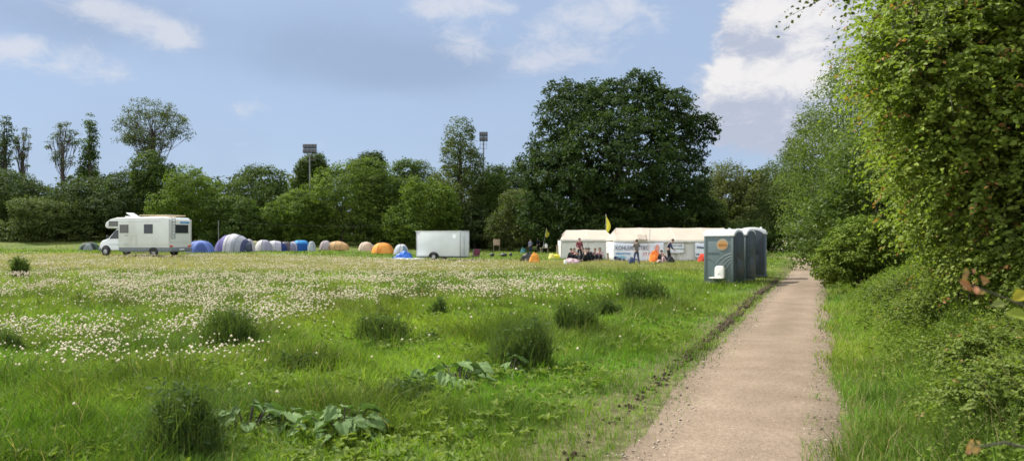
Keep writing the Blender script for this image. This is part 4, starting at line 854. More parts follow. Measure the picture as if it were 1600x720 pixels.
def at(px, py, Y): return Vector(((px - 800) / F * Y, Y, CAMH - (py - HZ) / F * Y))
OR = [(.28, .13, .07), (.22, .13, .06), (.32, .15, .09), (.20, .14, .05)]
A = at(1518, 445, 1.5); base = (1.42, 1.6, H1(1.42, 1.6)); g = random.Random(3)
near_twig('maple_sapling', 'sapling shoot with blurred orange young leaves close to the camera', base, [base, (1.40, 1.6, .9), (1.28, 1.58, 1.44), (1.1, 1.53, 1.55), tuple(A)],
          [(at(1517 + g.uniform(-20, 24), 443 + g.uniform(-20, 14), 1.47 + .012 * i), (g.uniform(-1, 1), g.uniform(-.5, .5), g.uniform(-1, .8)), (g.uniform(-.6, .6), -1, g.uniform(-.2, .9)), g.uniform(.013, .024), OR[i % 4]) for i in range(16)] +
          [(at(1593, 462, 1.55), (-.8, 0, -.5), (0, -1, .6), .045, (.28, .25, .03)), (at(1590, 492, 1.55), (-1, 0, .25), (.1, -1, .8), .05, (.20, .25, .04)), (at(1560, 475, 1.6), (-1, 0, -.3), (.1, -1, .8), .035, (.16, .19, .06))], M['leaf'], 'sapling')
base = (1.28, 1.35, H1(1.28, 1.35))
near_twig('dry_stalk', 'dry brown stalk with seed head at the bottom right corner', base, [base, (1.24, 1.38, .9), (1.12, 1.4, 1.27), tuple(at(1570, 691, 1.4)), tuple(at(1526, 698, 1.4))],
          [(at(1522 + g.uniform(-9, 9), 697 + g.uniform(-9, 9), 1.39 + .004 * i), (g.uniform(-1, 1), 0, g.uniform(-1, 1)), (g.uniform(-.5, .5), -1, g.uniform(-.5, .5)), .014, (.33 + g.uniform(-.06, .06), .21, .12)) for i in range(16)], M['leaf'], 'dry stalk')

# ================================================================== CAMPER VAN
p = spot(226, 21); v_ = Vector((p.x, p.y, 0)).normalized(); lp = Vector((-v_.y, v_.x, 0)); a_ = R(42)
hd = lp * math.cos(a_) + v_ * math.sin(a_); hd = hd.normalized()
CV = empty('camper_van', p, math.atan2(hd.y, hd.x), 'white alcove camper van with dark windows parked left of the tents', 'camper van')
mb = MB(); mb.prism([(-3.15, .62), (-3.15, 2.62), (-2.98, 2.80), (-2.7, 2.84), (1.45, 2.82), (2.05, 2.70), (2.42, 2.48), (2.52, 2.25), (2.46, 2.10), (2.3, 2.04), (1.32, 2.02), (1.32, .62)], -1.13, 1.13); mb.build('body', M['white'], CV, bevel=.05, seg=3)
mb = MB(); mb.prism([(1.33, .42), (1.33, 2.01), (1.62, 2.01), (2.36, 1.30), (2.90, 1.14), (3.10, .95), (3.16, .70), (3.14, .42)], -.98, .98); cab = mb.build('cab', M['cabwhite'], CV, bevel=.06, seg=3)
mb = MB(); mb.add([(1.70, -.87, 1.955), (1.70, .87, 1.955), (2.36, .9, 1.325), (2.36, -.9, 1.325)], [(0, 1, 2, 3)]); ws = mb.build('windscreen', M['glass'], CV, solid=.02); 
for s in (1, -1):
    y0, y1 = (.985, 1.0) if s > 0 else (-1.0, -.985)
    mb = MB(); mb.prism([(1.42, 1.28), (1.42, 1.90), (1.66, 1.90), (2.18, 1.36), (2.2, 1.28)], y0, y1); mb.build('cab_window', M['glass'], CV)
    mb = MB(); mb.prism([(1.40, .60), (1.40, 1.22), (1.405, 1.22), (1.405, .60)], y0, y1); mb.prism([(1.40, .85), (2.3, .85), (2.3, .862), (1.40, .862)], y0, y1); mb.build('door_seam', M['frame'], CV)
    mb = MB(); mb.box((2.3, s * 1.12, 1.42), (.10, .16, .24)); mb.build('wing_mirror', M['frame'], CV, bevel=.03)
    mb = MB(); mb.box((3.05, s * .74, .86), (.16, .32, .2)); mb.build('headlight', M['rim'], CV, bevel=.03)
mb = MB(); mb.box((3.12, 0, .50), (.26, 2.0, .24)); mb.build('front_bumper', M['skirt'], CV, bevel=.05)
mb = MB(); mb.box((-.92, 0, .48), (4.42, 2.22, .34)); mb.build('skirt', M['skirt'], CV, bevel=.03)
mb = MB(); mb.box((-3.2, 0, .46), (.16, 2.24, .26)); rb = mb.build('rear_bumper', M['skirt'], CV, bevel=.04)
mb = MB(); mb.box((-3.285, 0, .50), (.01, .52, .11)); mb.build('licence_plate', M['white'], CV)
for s in (1, -1):
    mb = MB(); mb.box((-3.16, s * .95, .74), (.05, .28, .13)); mb.build('tail_light', c_red, CV, bevel=.02)
def window(parent, x0, x1, z0, z1, y, gl, rear=False):
    f = MB(); t = .035; d = .03
    if not rear:
        s = 1 if y > 0 else -1; yc = y + s * d / 2
        for (cx, cz, wx, wz) in ((x0 + t / 2, (z0 + z1) / 2, t, z1 - z0), (x1 - t / 2, (z0 + z1) / 2, t, z1 - z0), ((x0 + x1) / 2, z1 - t / 2, x1 - x0 - 2 * t, t), ((x0 + x1) / 2, z0 + t / 2, x1 - x0 - 2 * t, t)): f.box((cx, yc, cz), (wx, d, wz))
        fr = f.build('window', M['frame'], parent); g_ = MB(); g_.box(((x0 + x1) / 2, y + s * .011, (z0 + z1) / 2), (x1 - x0 - 2 * t, .018, z1 - z0 - 2 * t)); g_.build('pane', gl, fr)
    else:
        yc = y - d / 2
        for (cx, cz, wx, wz) in ((x0 + t / 2, (z0 + z1) / 2, t, z1 - z0), (x1 - t / 2, (z0 + z1) / 2, t, z1 - z0), ((x0 + x1) / 2, z1 - t / 2, x1 - x0 - 2 * t, t), ((x0 + x1) / 2, z0 + t / 2, x1 - x0 - 2 * t, t)): f.box((yc, cx, cz), (d, wx, wz))
        fr = f.build('window', M['frame'], parent); g_ = MB(); g_.box((y - .011, (x0 + x1) / 2, (z0 + z1) / 2), (.018, x1 - x0 - 2 * t, z1 - z0 - 2 * t)); g_.build('pane', gl, fr)
for s in (1, -1):
    window(CV, .42, 1.16, 1.70, 2.30, s * 1.13, M['glass2']); window(CV, -1.72, -.98, 1.66, 2.32, s * 1.13, M['glass']); window(CV, 1.35, 2.15, 2.20, 2.56, s * 1.13, M['glass2'])
    mb = MB()
    for (cx, cz, wx, wz) in ((-.22, 1.12, .02, .72), (.22, 1.12, .02, .72), (0, 1.48, .46, .02), (0, .76, .46, .02)): mb.box((cx - .05, s * 1.135, cz), (wx, .02, wz))
    mb.build('service_hatch', M['seam'], CV)
    mb = MB(); mb.box((.62, s * 1.136, 1.52), (.30, .02, .12)); mb.box((.62, s * 1.136, .86), (.42, .02, .13)); mb.build('vent', M['seam'], CV)
    mb = MB(); mb.box((-.9, s * 1.134, .84), (4.4, .012, .02)); mb.box((-.5, s * 1.134, 2.52), (3.9, .012, .02)); mb.build('trim_line', M['seam'], CV)
    mb = MB(); mb.box((-3.155, s * 1.135, 1.7), (.05, .05, 2.0)); mb.build('corner_trim', M['seam'], CV)
window(CV, -.82, .55, 1.68, 2.30, -3.15, M['glass'], True)
mb = MB(); mb.box((-3.162, -.45, 2.46), (.012, .95, .13)); mb.build('blue_lettering_strip', M['blueink'], CV)
mb = MB(); mb.box((-3.16, 0, 1.02), (.012, 2.1, .02)); mb.build('trim_line', M['seam'], CV)
mb = MB()
for yy in (.66, .98): mb.tube([(-3.24, yy, 1.25), (-3.26, yy, 2.0), (-3.26, yy, 2.75), (-3.1, yy, 2.98), (-2.8, yy, 2.98)], .018, 6)
for zz in np.linspace(1.35, 2.7, 7): mb.tube([(-3.25, .66, zz), (-3.25, .98, zz)], .016, 6)
mb.build('ladder', M['skirt'], CV, smooth=True)
mb = MB(); mb.box((1.0, 0, 3.02), (.75, .75, .05), ry=R(-28)); mb.box((1.1, 0, 2.9), (.7, .7, .12)); mb.build('roof_hatch', M['white'], CV, bevel=.02)
mb = MB()
for yy in (-.9, .9): mb.box((-1.6, yy, 2.97), (2.5, .06, .06))
for k in range(7): mb.box((-2.75 + k * .38, 0, 2.99), (.10, 1.9, .05))
mb.box((-1.6, 0, 2.88), (2.3, .05, .1)); mb.build('roof_rack', M['rack'], CV)
def wheel(parent, loc, r=.33, w_=.2, axis='Y', out_=1):
    mb = MB(); n = 20
    prof = [(r * .58, -w_ / 2), (r * .9, -w_ / 2), (r, -w_ * .32), (r, w_ * .32), (r * .9, w_ / 2), (r * .58, w_ / 2)]
    def ring(prof, mi=0):
        k0 = len(mb.v)
        for i in range(n):
            a = 2 * PI * i / n
            for (q_, t) in prof: mb.v.append((loc[0] + q_ * math.cos(a), loc[1] + t, loc[2] + q_ * math.sin(a)))
        P = len(prof)
        for i in range(n):
            for j in range(P): mb.f.append((k0 + i * P + j, k0 + i * P + (j + 1) % P, k0 + ((i + 1) % n) * P + (j + 1) % P, k0 + ((i + 1) % n) * P + j)); mb.m.append(mi)
    ring(prof); wh = mb.build('wheel', M['tyre'], parent, smooth=True, sharp=40)
    mb2 = MB(); mb2.prism([(loc[0] + r * .57 * math.cos(2 * PI * i / n), loc[2] + r * .57 * math.sin(2 * PI * i / n)) for i in range(n)], loc[1] - w_ * .4, loc[1] + w_ * .4); mb2.build('rim', M['rim'], wh, bevel=.02)
for (x_, y_) in ((2.55, .92), (2.55, -.92), (-1.75, .95), (-1.75, -.95)): wheel(CV, (x_, y_ * 1.08, .33))
for s in (1, -1):
    mb = MB(); pr = [(2.55 + .43 * math.cos(a), .36 + .43 * math.sin(a)) for a in np.linspace(0, PI, 13)]; mb.prism(pr + [(2.12, .3), (2.98, .3)], s * .975, s * .992); mb.build('wheel_arch', M['tyre'], CV)
    mb = MB(); pr = [(-1.75 + .40 * math.cos(a), .33 + .34 * math.sin(a)) for a in np.linspace(0, PI, 13)]; mb.prism(pr, s * 1.112, s * 1.124); mb.build('wheel_arch', M['tyre'], CV)

# ================================================================== TRAILER
p = spot(692, 19.2); TR = empty('box_trailer', p, R(-20), 'white box trailer with round badge parked beside the blue tarp', 'trailer')
Lt, Wt = 3.85, 1.75
mb = MB(); mb.box((0, 0, 1.34), (Lt, Wt, 2.0)); mb.build('box', M['trailer'], TR, bevel=.03)
mb = MB(); mb.box((-.05, 0, 2.365), (Lt + .16, Wt + .10, .045)); mb.build('roof', M['white'], TR, bevel=.015)
for sx in (-1, 1):
    for sy in (-1, 1):
        mb = MB(); mb.box((sx * (Lt / 2 - .0), sy * (Wt / 2), 1.34), (.07, .07, 2.0)); mb.build('corner_strip', M['steel'], TR, bevel=.015)
mb = MB(); mb.box((0, 0, .30), (Lt - .1, Wt - .2, .10)); mb.tube([(Lt / 2 - .2, .6, .3), (Lt / 2 + 1.0, 0, .36)], .035); mb.tube([(Lt / 2 - .2, -.6, .3), (Lt / 2 + 1.0, 0, .36)], .035); mb.tube([(Lt / 2 + .9, 0, .36), (Lt / 2 + 1.25, 0, .40)], .045); mb.build('chassis', M['lampgrey'], TR)
mb = MB(); mb.tube([(Lt / 2 + .7, .12, .12), (Lt / 2 + .7, .12, .95)], .03); jw = mb.build('jockey_wheel', M['lampgrey'], TR)
for s in (-1, 1):
    wheel(TR, (-.35, s * (Wt / 2 + .06), .30), .29, .18)
    mb = MB(); 
    pts = [(-.35 + .42 * math.cos(a), .30 + .40 * math.sin(a)) for a in np.linspace(.1, PI - .1, 12)] ; pin = [(-.35 + .38 * math.cos(a), .30 + .36 * math.sin(a)) for a in np.linspace(PI - .1, .1, 12)]
    mb.prism(pts + pin, s * (Wt / 2 - .06), s * (Wt / 2 + .20)); mb.build('mudguard', M['tyre'], TR)
mb = MB(); mb.prism([(1.42 + .17 * math.cos(a), 1.96 + .17 * math.sin(a)) for a in np.linspace(0, 2 * PI, 25)[:-1]], -Wt / 2 - .016, -Wt / 2); mb.build('round_badge', mat('badge_white', (.85, .86, .87), .3), TR)
mb = MB()
for (c, d) in (((Lt / 2 + .006, 0, 1.34), (.012, .02, 1.85)), ((Lt / 2 + .008, -.15, 1.2), (.03, .03, 1.5))): mb.box(c, d)
mb.build('door_bar', M['steel'], TR)
mb = MB(); mb.box((0, -Wt / 2 - .006, .40), (Lt - .1, .014, .06)); mb.build('lower_rail', M['steel'], TR)
for sx in (-1.6, 1.75):
    mb = MB(); mb.box((sx, -.72, .16), (.06, .06, .3)); mb.box((sx, -.72, .02), (.18, .18, .03)); mb.build('support_leg', M['steel'], TR)

# ================================================================== TENTS
tent_n = [0]
def tcol(c):
    tent_n[0] += 1
    if min(c) > .34: c = tuple(v * .80 for v in c)
    return mat('tent_cloth_%s' % '_'.join('%02d' % int(v * 99) for v in c), c, .7, var=.06, scale=3, trans=.28, spec=.3)
def dome(px, ppm, wpx, hpx, rz, label, ca, cb, depth=1.0, door=None, p_=2.3, stripes=4, sharp=.75, cat_='tent', porch=0):
    p = spot(px, ppm); rx = wpx / 2 / ppm; ry = rx * depth; hh = hpx / ppm; root = empty('dome_tent', p, rz, label, cat_, 'camping tents')
    def fn(u, v, k=1.0):
        a = u * 2 * PI; r_ = (1 - v) ** .5 if False else math.cos(v * PI / 2) ** sharp; c, s = math.cos(a), math.sin(a); q_ = (abs(c) ** p_ + abs(s) ** p_) ** (-1 / p_)
        sag = 1 - .05 * (math.sin(a * 2) ** 2) * math.sin(v * PI)
        return Vector((rx * c * q_ * r_ * sag * k, ry * s * q_ * r_ * sag * k, hh * math.sin(v * PI / 2) * (k)))
    mats = [tcol(ca), tcol(cb)]
    mb = MB(); mb.grid(lambda u, v: fn(u, v), 32, 10, lambda u, v: (1 if (int(u * stripes + .5) % 2) else 0) if stripes else (1 if v > .45 else 0)); mb.build('fly_sheet', mats, root, smooth=True, sharp=60)
    for k in range(2):
        a0 = PI / 4 + k * PI / 2; pts = [fn((a0 / (2 * PI)) % 1, v, 1.015) for v in np.linspace(0, 1, 9)] + [fn((a0 / (2 * PI) + .5) % 1, v, 1.015) for v in np.linspace(1, 0, 9)][1:]
        mb = MB(); mb.tube(pts, .014, 5); mb.build('pole', M['lampgrey'], root, smooth=True)
    if door:
        mb = MB(); mb.grid(lambda u, v: fn(.75 + (u - .5) * .16 * (1 - v * .55), v * .62, 1.02), 6, 6); mb.build('door', tcol(door), root, smooth=True)
    return root
def tunnel(px, ppm, wpx, hpx, rz, label, cols, Lm, wm, door=None, arch=4, cat_='tent', taper=.75):
    """hooped tunnel tent along local X: panels between the hoops in turn take cols"""
    p = spot(px, ppm); hh = hpx / ppm; root = empty('tunnel_tent', p, rz, label, cat_, 'camping tents'); mats = [tcol(c) for c in cols]
    def sec(x):
        t = (x / Lm + .5); e_ = math.sin(PI * min(1, max(0, t * .84 + .08))) ** .45; return e_
    def fn(u, v, k=1.0):
        x = (u - .5) * Lm; e_ = sec(x); a = v * PI; bul = 1 - .03 * math.sin(u * arch * PI) ** 2; return Vector((x, wm / 2 * math.cos(a) * (.8 + .2 * e_) * e_ * k, hh * math.sin(a) ** .8 * e_ * k * bul))
    mb = MB(); mb.grid(fn, arch * 5, 14, lambda u, v: min(int(u * len(cols)), len(cols) - 1)); 
    for ue in (0, 1):
        mb.grid(lambda u, v, ue=ue: Vector(((ue - .5) * Lm + (ue * 2 - 1) * .12 * (1 - u) * math.sin(v * PI), *(Vector(fn(ue, v)[1:]) * u))), 4, 14, 0 if ue == 0 else len(cols) - 1)
    mb.build('fly_sheet', mats, root, smooth=True, sharp=60)
    for i in range(1, arch):
        mb = MB(); mb.tube([fn(i / arch, v, 1.01) for v in np.linspace(0, 1, 15)], .014, 5); mb.build('pole', M['lampgrey'], root, smooth=True)
    if door:
        mb = MB(); mb.grid(lambda u, v: Vector((-.5 * Lm - .03 - .10 * math.sin(v * PI), *(Vector(fn(.02, .18 + v * .64)[1:]) * (.25 + .72 * u)))), 4, 10); mb.build('door', tcol(door), root, smooth=True)
    return root
dome(140, 14.5, 30, 13, R(20), 'small green dome tent left of the camper van', (.07, .13, .08), (.03, .045, .04), .9, (.22, .26, .25))
dome(313, 17.5, 42, 19, R(25), 'plain blue dome tent between camper van and big purple and grey tent', (.10, .17, .48), (.14, .21, .50), .9, (.06, .10, .30))
# big two tone tent
t = tunnel(365, 16.6, 54, 29, R(166), 'largest tent, purple and pale grey with a dark doorway', [(.05, .06, .13), (.40, .42, .47), (.40, .42, .47), (.62, .62, .64), (.62, .62, .64), (.10, .09, .26), (.10, .09, .26), (.14, .12, .30)], 3.2, 2.6, (.10, .12, .18), arch=4)
dome(389, 16.2, 20, 20, 0, 'pale pointed tent tucked behind the largest tent', (.58, .55, .56), (.50, .48, .50), .9, None, 2, 0, .9)
dome(397, 15.2, 28, 16, R(15), 'cream tent with olive front right of the largest tent', (.62, .48, .30), (.25, .27, .12), .9)
dome(412, 15.6, 28, 18, R(50), 'white rounded tent with grey front right of the cream one', (.66, .64, .62), (.42, .42, .50), .9, (.30, .30, .38))
tunnel(429, 15.4, 30, 17, R(25), 'white tent with navy blue end panel', [(.62, .62, .66), (.62, .62, .66), (.50, .50, .58), (.02, .04, .16)], 2.3, 1.7)
dome(447, 15.2, 22, 15, R(35), 'dark mauve grey tent left of the grey arched one', (.25, .20, .23), (.10, .09, .10), .9)
tunnel(458, 15.1, 24, 15, R(60), 'grey blue arched tent adjoining the bright blue tent', [(.20, .20, .28), (.34, .34, .44), (.34, .34, .44)], 1.7, 1.5)
dome(470, 15.0, 30, 17, R(45), 'bright blue tent with lighter blue top', (.01, .08, .30), (.03, .25, .55), .9, None, 2.6, 0, .55)
dome(487, 15.2, 13, 16, 0, 'narrow pale grey tent right of the bright blue tent', (.48, .54, .56), (.38, .44, .46), 1.2, None, 2, 0, .6)
dome(509, 14.6, 20, 14, R(30), 'small pinkish grey tent left of the tan tent', (.42, .36, .35), (.50, .45, .45), .9)
tunnel(527, 14.6, 34, 14, R(170), 'long tan brown tunnel tent', [(.48, .31, .14), (.48, .31, .14), (.40, .25, .12)], 2.4, 1.5)
dome(572, 14.6, 24, 14, R(10), 'beige dome tent left of the orange tent', (.56, .44, .33), (.52, .42, .33), .9, None, 2.0, 2)
dome(584, 13.8, 14, 10, 0, 'little slate grey tent half hidden between beige and orange tents', (.16, .18, .20), (.12, .14, .15), .9)
dome(598, 15.0, 35, 17, R(28), 'bright orange dome tent', (.72, .30, .045), (.66, .26, .04), .9, (.75, .36, .08))
dome(627, 15.6, 24, 17, R(45), 'pale blue and white igloo tent behind the crumpled blue tarp', (.50, .56, .62), (.70, .70, .70), .9, (.16, .26, .38))
def heap(name, px, ppm, wpx, hpx, label, cat_, m, rz=0, depth=.7, seed=1, group=None, rough=.5):
    p = spot(px, ppm); r = empty(name, p, rz, label, cat_, group); rx = wpx / 2 / ppm; hh = hpx / ppm
    def fn(u, v):
        a = u * 2 * PI; q_ = math.cos(v * PI / 2) ** .8; c, s = math.cos(a), math.sin(a)
        nz = float(fbm(np.array([c * 1.8 + seed]), np.array([s * 1.8 + v * 3]), seed, 3)[0]); k = 1 + rough * (nz - .5)
        return Vector((rx * c * q_ * k, rx * depth * s * q_ * k, hh * math.sin(v * PI / 2) * (1 + rough * 1.2 * (nz - .5))))
    mb = MB(); mb.grid(fn, 36, 12); return mb, r
mb, r = heap('tarp', 630, 18.5, 34, 9, 'crumpled bright blue tarp lying before the pale blue igloo tent', 'tarp', None, 0, .7, 3, rough=1.0); mb.build('sheet', M['bluetarp'], r, smooth=True, sharp=40)
mb = MB(); mb.grid(lambda u, v: Vector(((u - .5) * 2.5, (v - .5) * 1.6, .05 + .10 * float(fbm(np.array([u * 5]), np.array([v * 5]), 8)[0]))), 20, 14)
r = empty('tarp', spot(640, 19.3), R(8), 'flat pale tarp spread beneath the crumpled blue one', 'tarp'); mb.build('sheet', M['whitetarp'], r, smooth=True, solid=.01)
mb, r = heap('tarp', 826, 20.5, 26, 11, 'low black tarp heap on the trodden ground', 'tarp', None, R(5), .5, 5, rough=.9); mb.build('sheet', M['blacktarp'], r, smooth=True, sharp=40)
mb, r = heap('cloth_bundle', 835, 21.4, 16, 13, 'orange yellow cloth bundle lying against the black tarp heap', 'cloth bundle', None, 0, .6, 6, rough=.9); mb.build('cloth', M['orangecloth'], r, smooth=True, sharp=40)
mb, r = heap('tarp', 872, 17.8, 26, 6, 'yellow tarp bundle lying left of the smaller marquee', 'tarp', None, 0, .4, 9, rough=.7); mb.build('sheet', M['yellow'], r, smooth=True, sharp=40)
mb, r = heap('cloth_bundle', 862, 18.1, 9, 8, 'pale yellow bundle at the left end of the yellow tarp', 'cloth bundle', None, 0, .8, 10, rough=.6); mb.build('cloth', cloth('cloth_paleyellow', (.65, .58, .18)), r, smooth=True, sharp=40)
mb, r = heap('blanket', 894, 22.2, 24, 7, 'pale pink blanket heaped before the seated group', 'blanket', None, 0, .6, 11, rough=.8); mb.build('cloth', c_pink, r, smooth=True, sharp=40)
mb, r = heap('bag', 1023.5, 20.8, 17, 17, 'bright orange bag standing before the banner', 'bag', None, 0, .8, 12, rough=.5); mb.build('cloth', c_orange, r, smooth=True, sharp=40)
mb, r = heap('bag', 1048, 21.6, 13, 9, 'black bag lying beside the stooping person', 'bag', None, 0, .8, 13, rough=.5); mb.build('cloth', c_black, r, smooth=True, sharp=40)
mb, r = heap('bag', 1097, 21.2, 13, 12, 'red bag beside the corner of the front toilet cabin', 'bag', None, 0, .8, 14, rough=.5); mb.build('cloth', c_red, r, smooth=True, sharp=40)
mb, r = heap('bag', 986.5, 22.8, 10, 10, 'blue bag hanging low beside the person before the banner', 'bag', None, 0, .6, 15, rough=.5); mb.build('cloth', c_jean, r, smooth=True, sharp=40)
mb, r = heap('bag', 818, 13, 9, 9, 'teal and pale bundle left of the two standing people', 'bag', None, 0, .8, 16, rough=.6); mb.build('cloth', c_teal, r, smooth=True, sharp=40)

# ------------------------------------------------------------------ small camp things
def camp_chair(px, ppm, rz, label, m):
    r = empty('folding_chair', spot(px, ppm), rz, label, 'folding chair'); mb = MB(); mb.box((0, 0, .42), (.5, .46, .03)); mb.build('seat', m, r, bevel=.01); mb = MB(); mb.box((0, .24, .70), (.5, .03, .50), rx=R(-12)); mb.build('backrest', m, r, bevel=.01)
    for s in (-1, 1):
        mb = MB(); mb.tube([(s * .25, -.24, 0), (s * .25, .26, .44), (s * .25, .33, .97)], .014, 6); mb.build('leg', M['lampgrey'], r, smooth=True)
        mb = MB(); mb.tube([(s * .25, .26, 0), (s * .25, -.22, .44), (s * .25, -.24, .64), (s * .25, .26, .64)], .014, 6); mb.build('leg', M['lampgrey'], r, smooth=True)
    return r
camp_chair(743.5, 19.8, R(200), 'maroon folding chair right of the white trailer', cloth('cloth_plum', (.14, .04, .07)))
for (px, ppm, lab, wdt) in ((769, 17.6, 'low black grill on thin legs, leftmost of three, right of the maroon chair', .42), (787, 17.8, 'low black grill on thin legs, widest and middle of three', .62), (798, 17.2, 'low black grill on thin legs, smallest and rightmost of three', .3)):
    r = empty('grill', spot(px, ppm), 0, lab, 'grill', 'black grills on the trodden grass'); mb = MB(); mb.ell((0, 0, .34), (wdt / 2, wdt / 2, .16), 14, 8); mb.build('bowl', M['blacktarp'], r, smooth=True)
    for k in range(3): mb = MB(); a = 2 * PI * k / 3 + .4; mb.tube([(wdt * .3 * math.cos(a), wdt * .3 * math.sin(a), .26), (wdt * .42 * math.cos(a), wdt * .42 * math.sin(a), 0)], .014, 5); mb.build('leg', M['lampgrey'], r)
r = empty('notice_board', spot(776, 12.2), R(4), 'weathered tan notice board before the trees right of the trailer', 'notice board'); mb = MB(); mb.box((0, 0, 1.15), (.86, .05, .8)); mb.build('board', M['woodpale'], r, bevel=.01)
for s in (-1, 1): mb = MB(); mb.box((s * .38, .06, .75), (.08, .06, 1.5)); mb.build('post', M['wood'], r)
r = empty('table', spot(850.5, 13.6), R(5), 'brown wooden table behind the yellow tarp', 'table'); mb = MB(); mb.box((0, 0, .72), (.9, .5, .05)); mb.build('tabletop', M['wood'], r, bevel=.01)
for sx in (-1, 1):
    for sy in (-1, 1): mb = MB(); mb.box((sx * .4, sy * .2, .345), (.06, .06, .69)); mb.build('leg', M['wood'], r)
tp = spot(850.5, 13.6)
r = empty('canister', tp + Vector((.22, 0, .745)), 0, 'white canister standing on the brown wooden table', 'canister'); mb = MB(); mb.prism([(-.17, 0), (.17, 0), (.17, .34), (.10, .42), (-.17, .42)], -.12, .12); mb.build('body', M['sinkwhite'], r, bevel=.04); mb = MB(); mb.tube([(.12, 0, .38), (.16, 0, .46)], .035, 8); mb.build('cap', M['blueink'], r); mb = MB(); mb.tube([(-.13, 0, .40), (-.12, 0, .48), (.03, 0, .48), (.05, 0, .41)], .018, 6); mb.build('handle', M['sinkwhite'], r)
r = empty('canister', spot(883.5, 23.2), R(20), 'small white canister on the grass beside the pink blanket', 'canister'); mb = MB(); mb.prism([(-.10, 0), (.10, 0), (.10, .22), (.05, .30), (-.10, .30)], -.08, .08); mb.build('body', M['sinkwhite'], r, bevel=.03); mb = MB(); mb.tube([(.07, 0, .27), (.09, 0, .32)], .025, 8); mb.build('cap', M['blueink'], r)
for (px, ppm, hm, lab) in ((871, 17.6, 1.15, 'weathered grey stump post at the left end of the smaller marquee'), (949.5, 20.6, .62, 'short brown post between the two marquees')):
    r = empty('wooden_post', spot(px, ppm), .2, lab, 'post', 'wooden posts by the marquees'); mb = MB(); mb.tube([(0, 0, -.2), (.02, 0, hm * .5), (0, .02, hm)], [.10, .09, .08], 9); mb.build('post', M['wood'], r, smooth=True, sharp=50); mb = MB(); mb.box((0, 0, hm + .012), (.22, .22, .03)); mb.build('cap', M['wood'], r, bevel=.008)
def flag(name, px, ppm, ytop, label, tilt, fl):
    p = spot(px, ppm); zt = zat(ytop, ppm) - p.z; r = empty(name, p, 0, label, 'flag', 'yellow flags of the camp'); top = Vector((tilt, 0, zt)); mb = MB(); mb.tube([(0, 0, -.1), tuple(top * .5), tuple(top)], .022, 6); mb.build('pole', M['steel'], r, smooth=True)
    def fn(u, v):
        z = zt - .05 - v * fl; w_ = .42 * math.sin(PI * min(1, (v * .9 + .05))) ** .8 * (.55 + .45 * v); x = top.x * z / zt
        return Vector((x + .02 + u * w_ * (1 - .2 * math.sin(u * 5)), .09 * math.sin(u * 9 + v * 3) * u, z - .18 * u * fl))
    mb = MB(); mb.grid(fn, 12, 14); mb.build('cloth', M['yellow'], r, smooth=True); return r
flag('flag', 946.5, 17.0, 334, 'yellow flag hanging above the ridge of the smaller marquee', .02, 1.45)
flag('flag', 846.5, 13.6, 356, 'small yellow flag on a tilted pole beside the navy clad person', .55, .95)
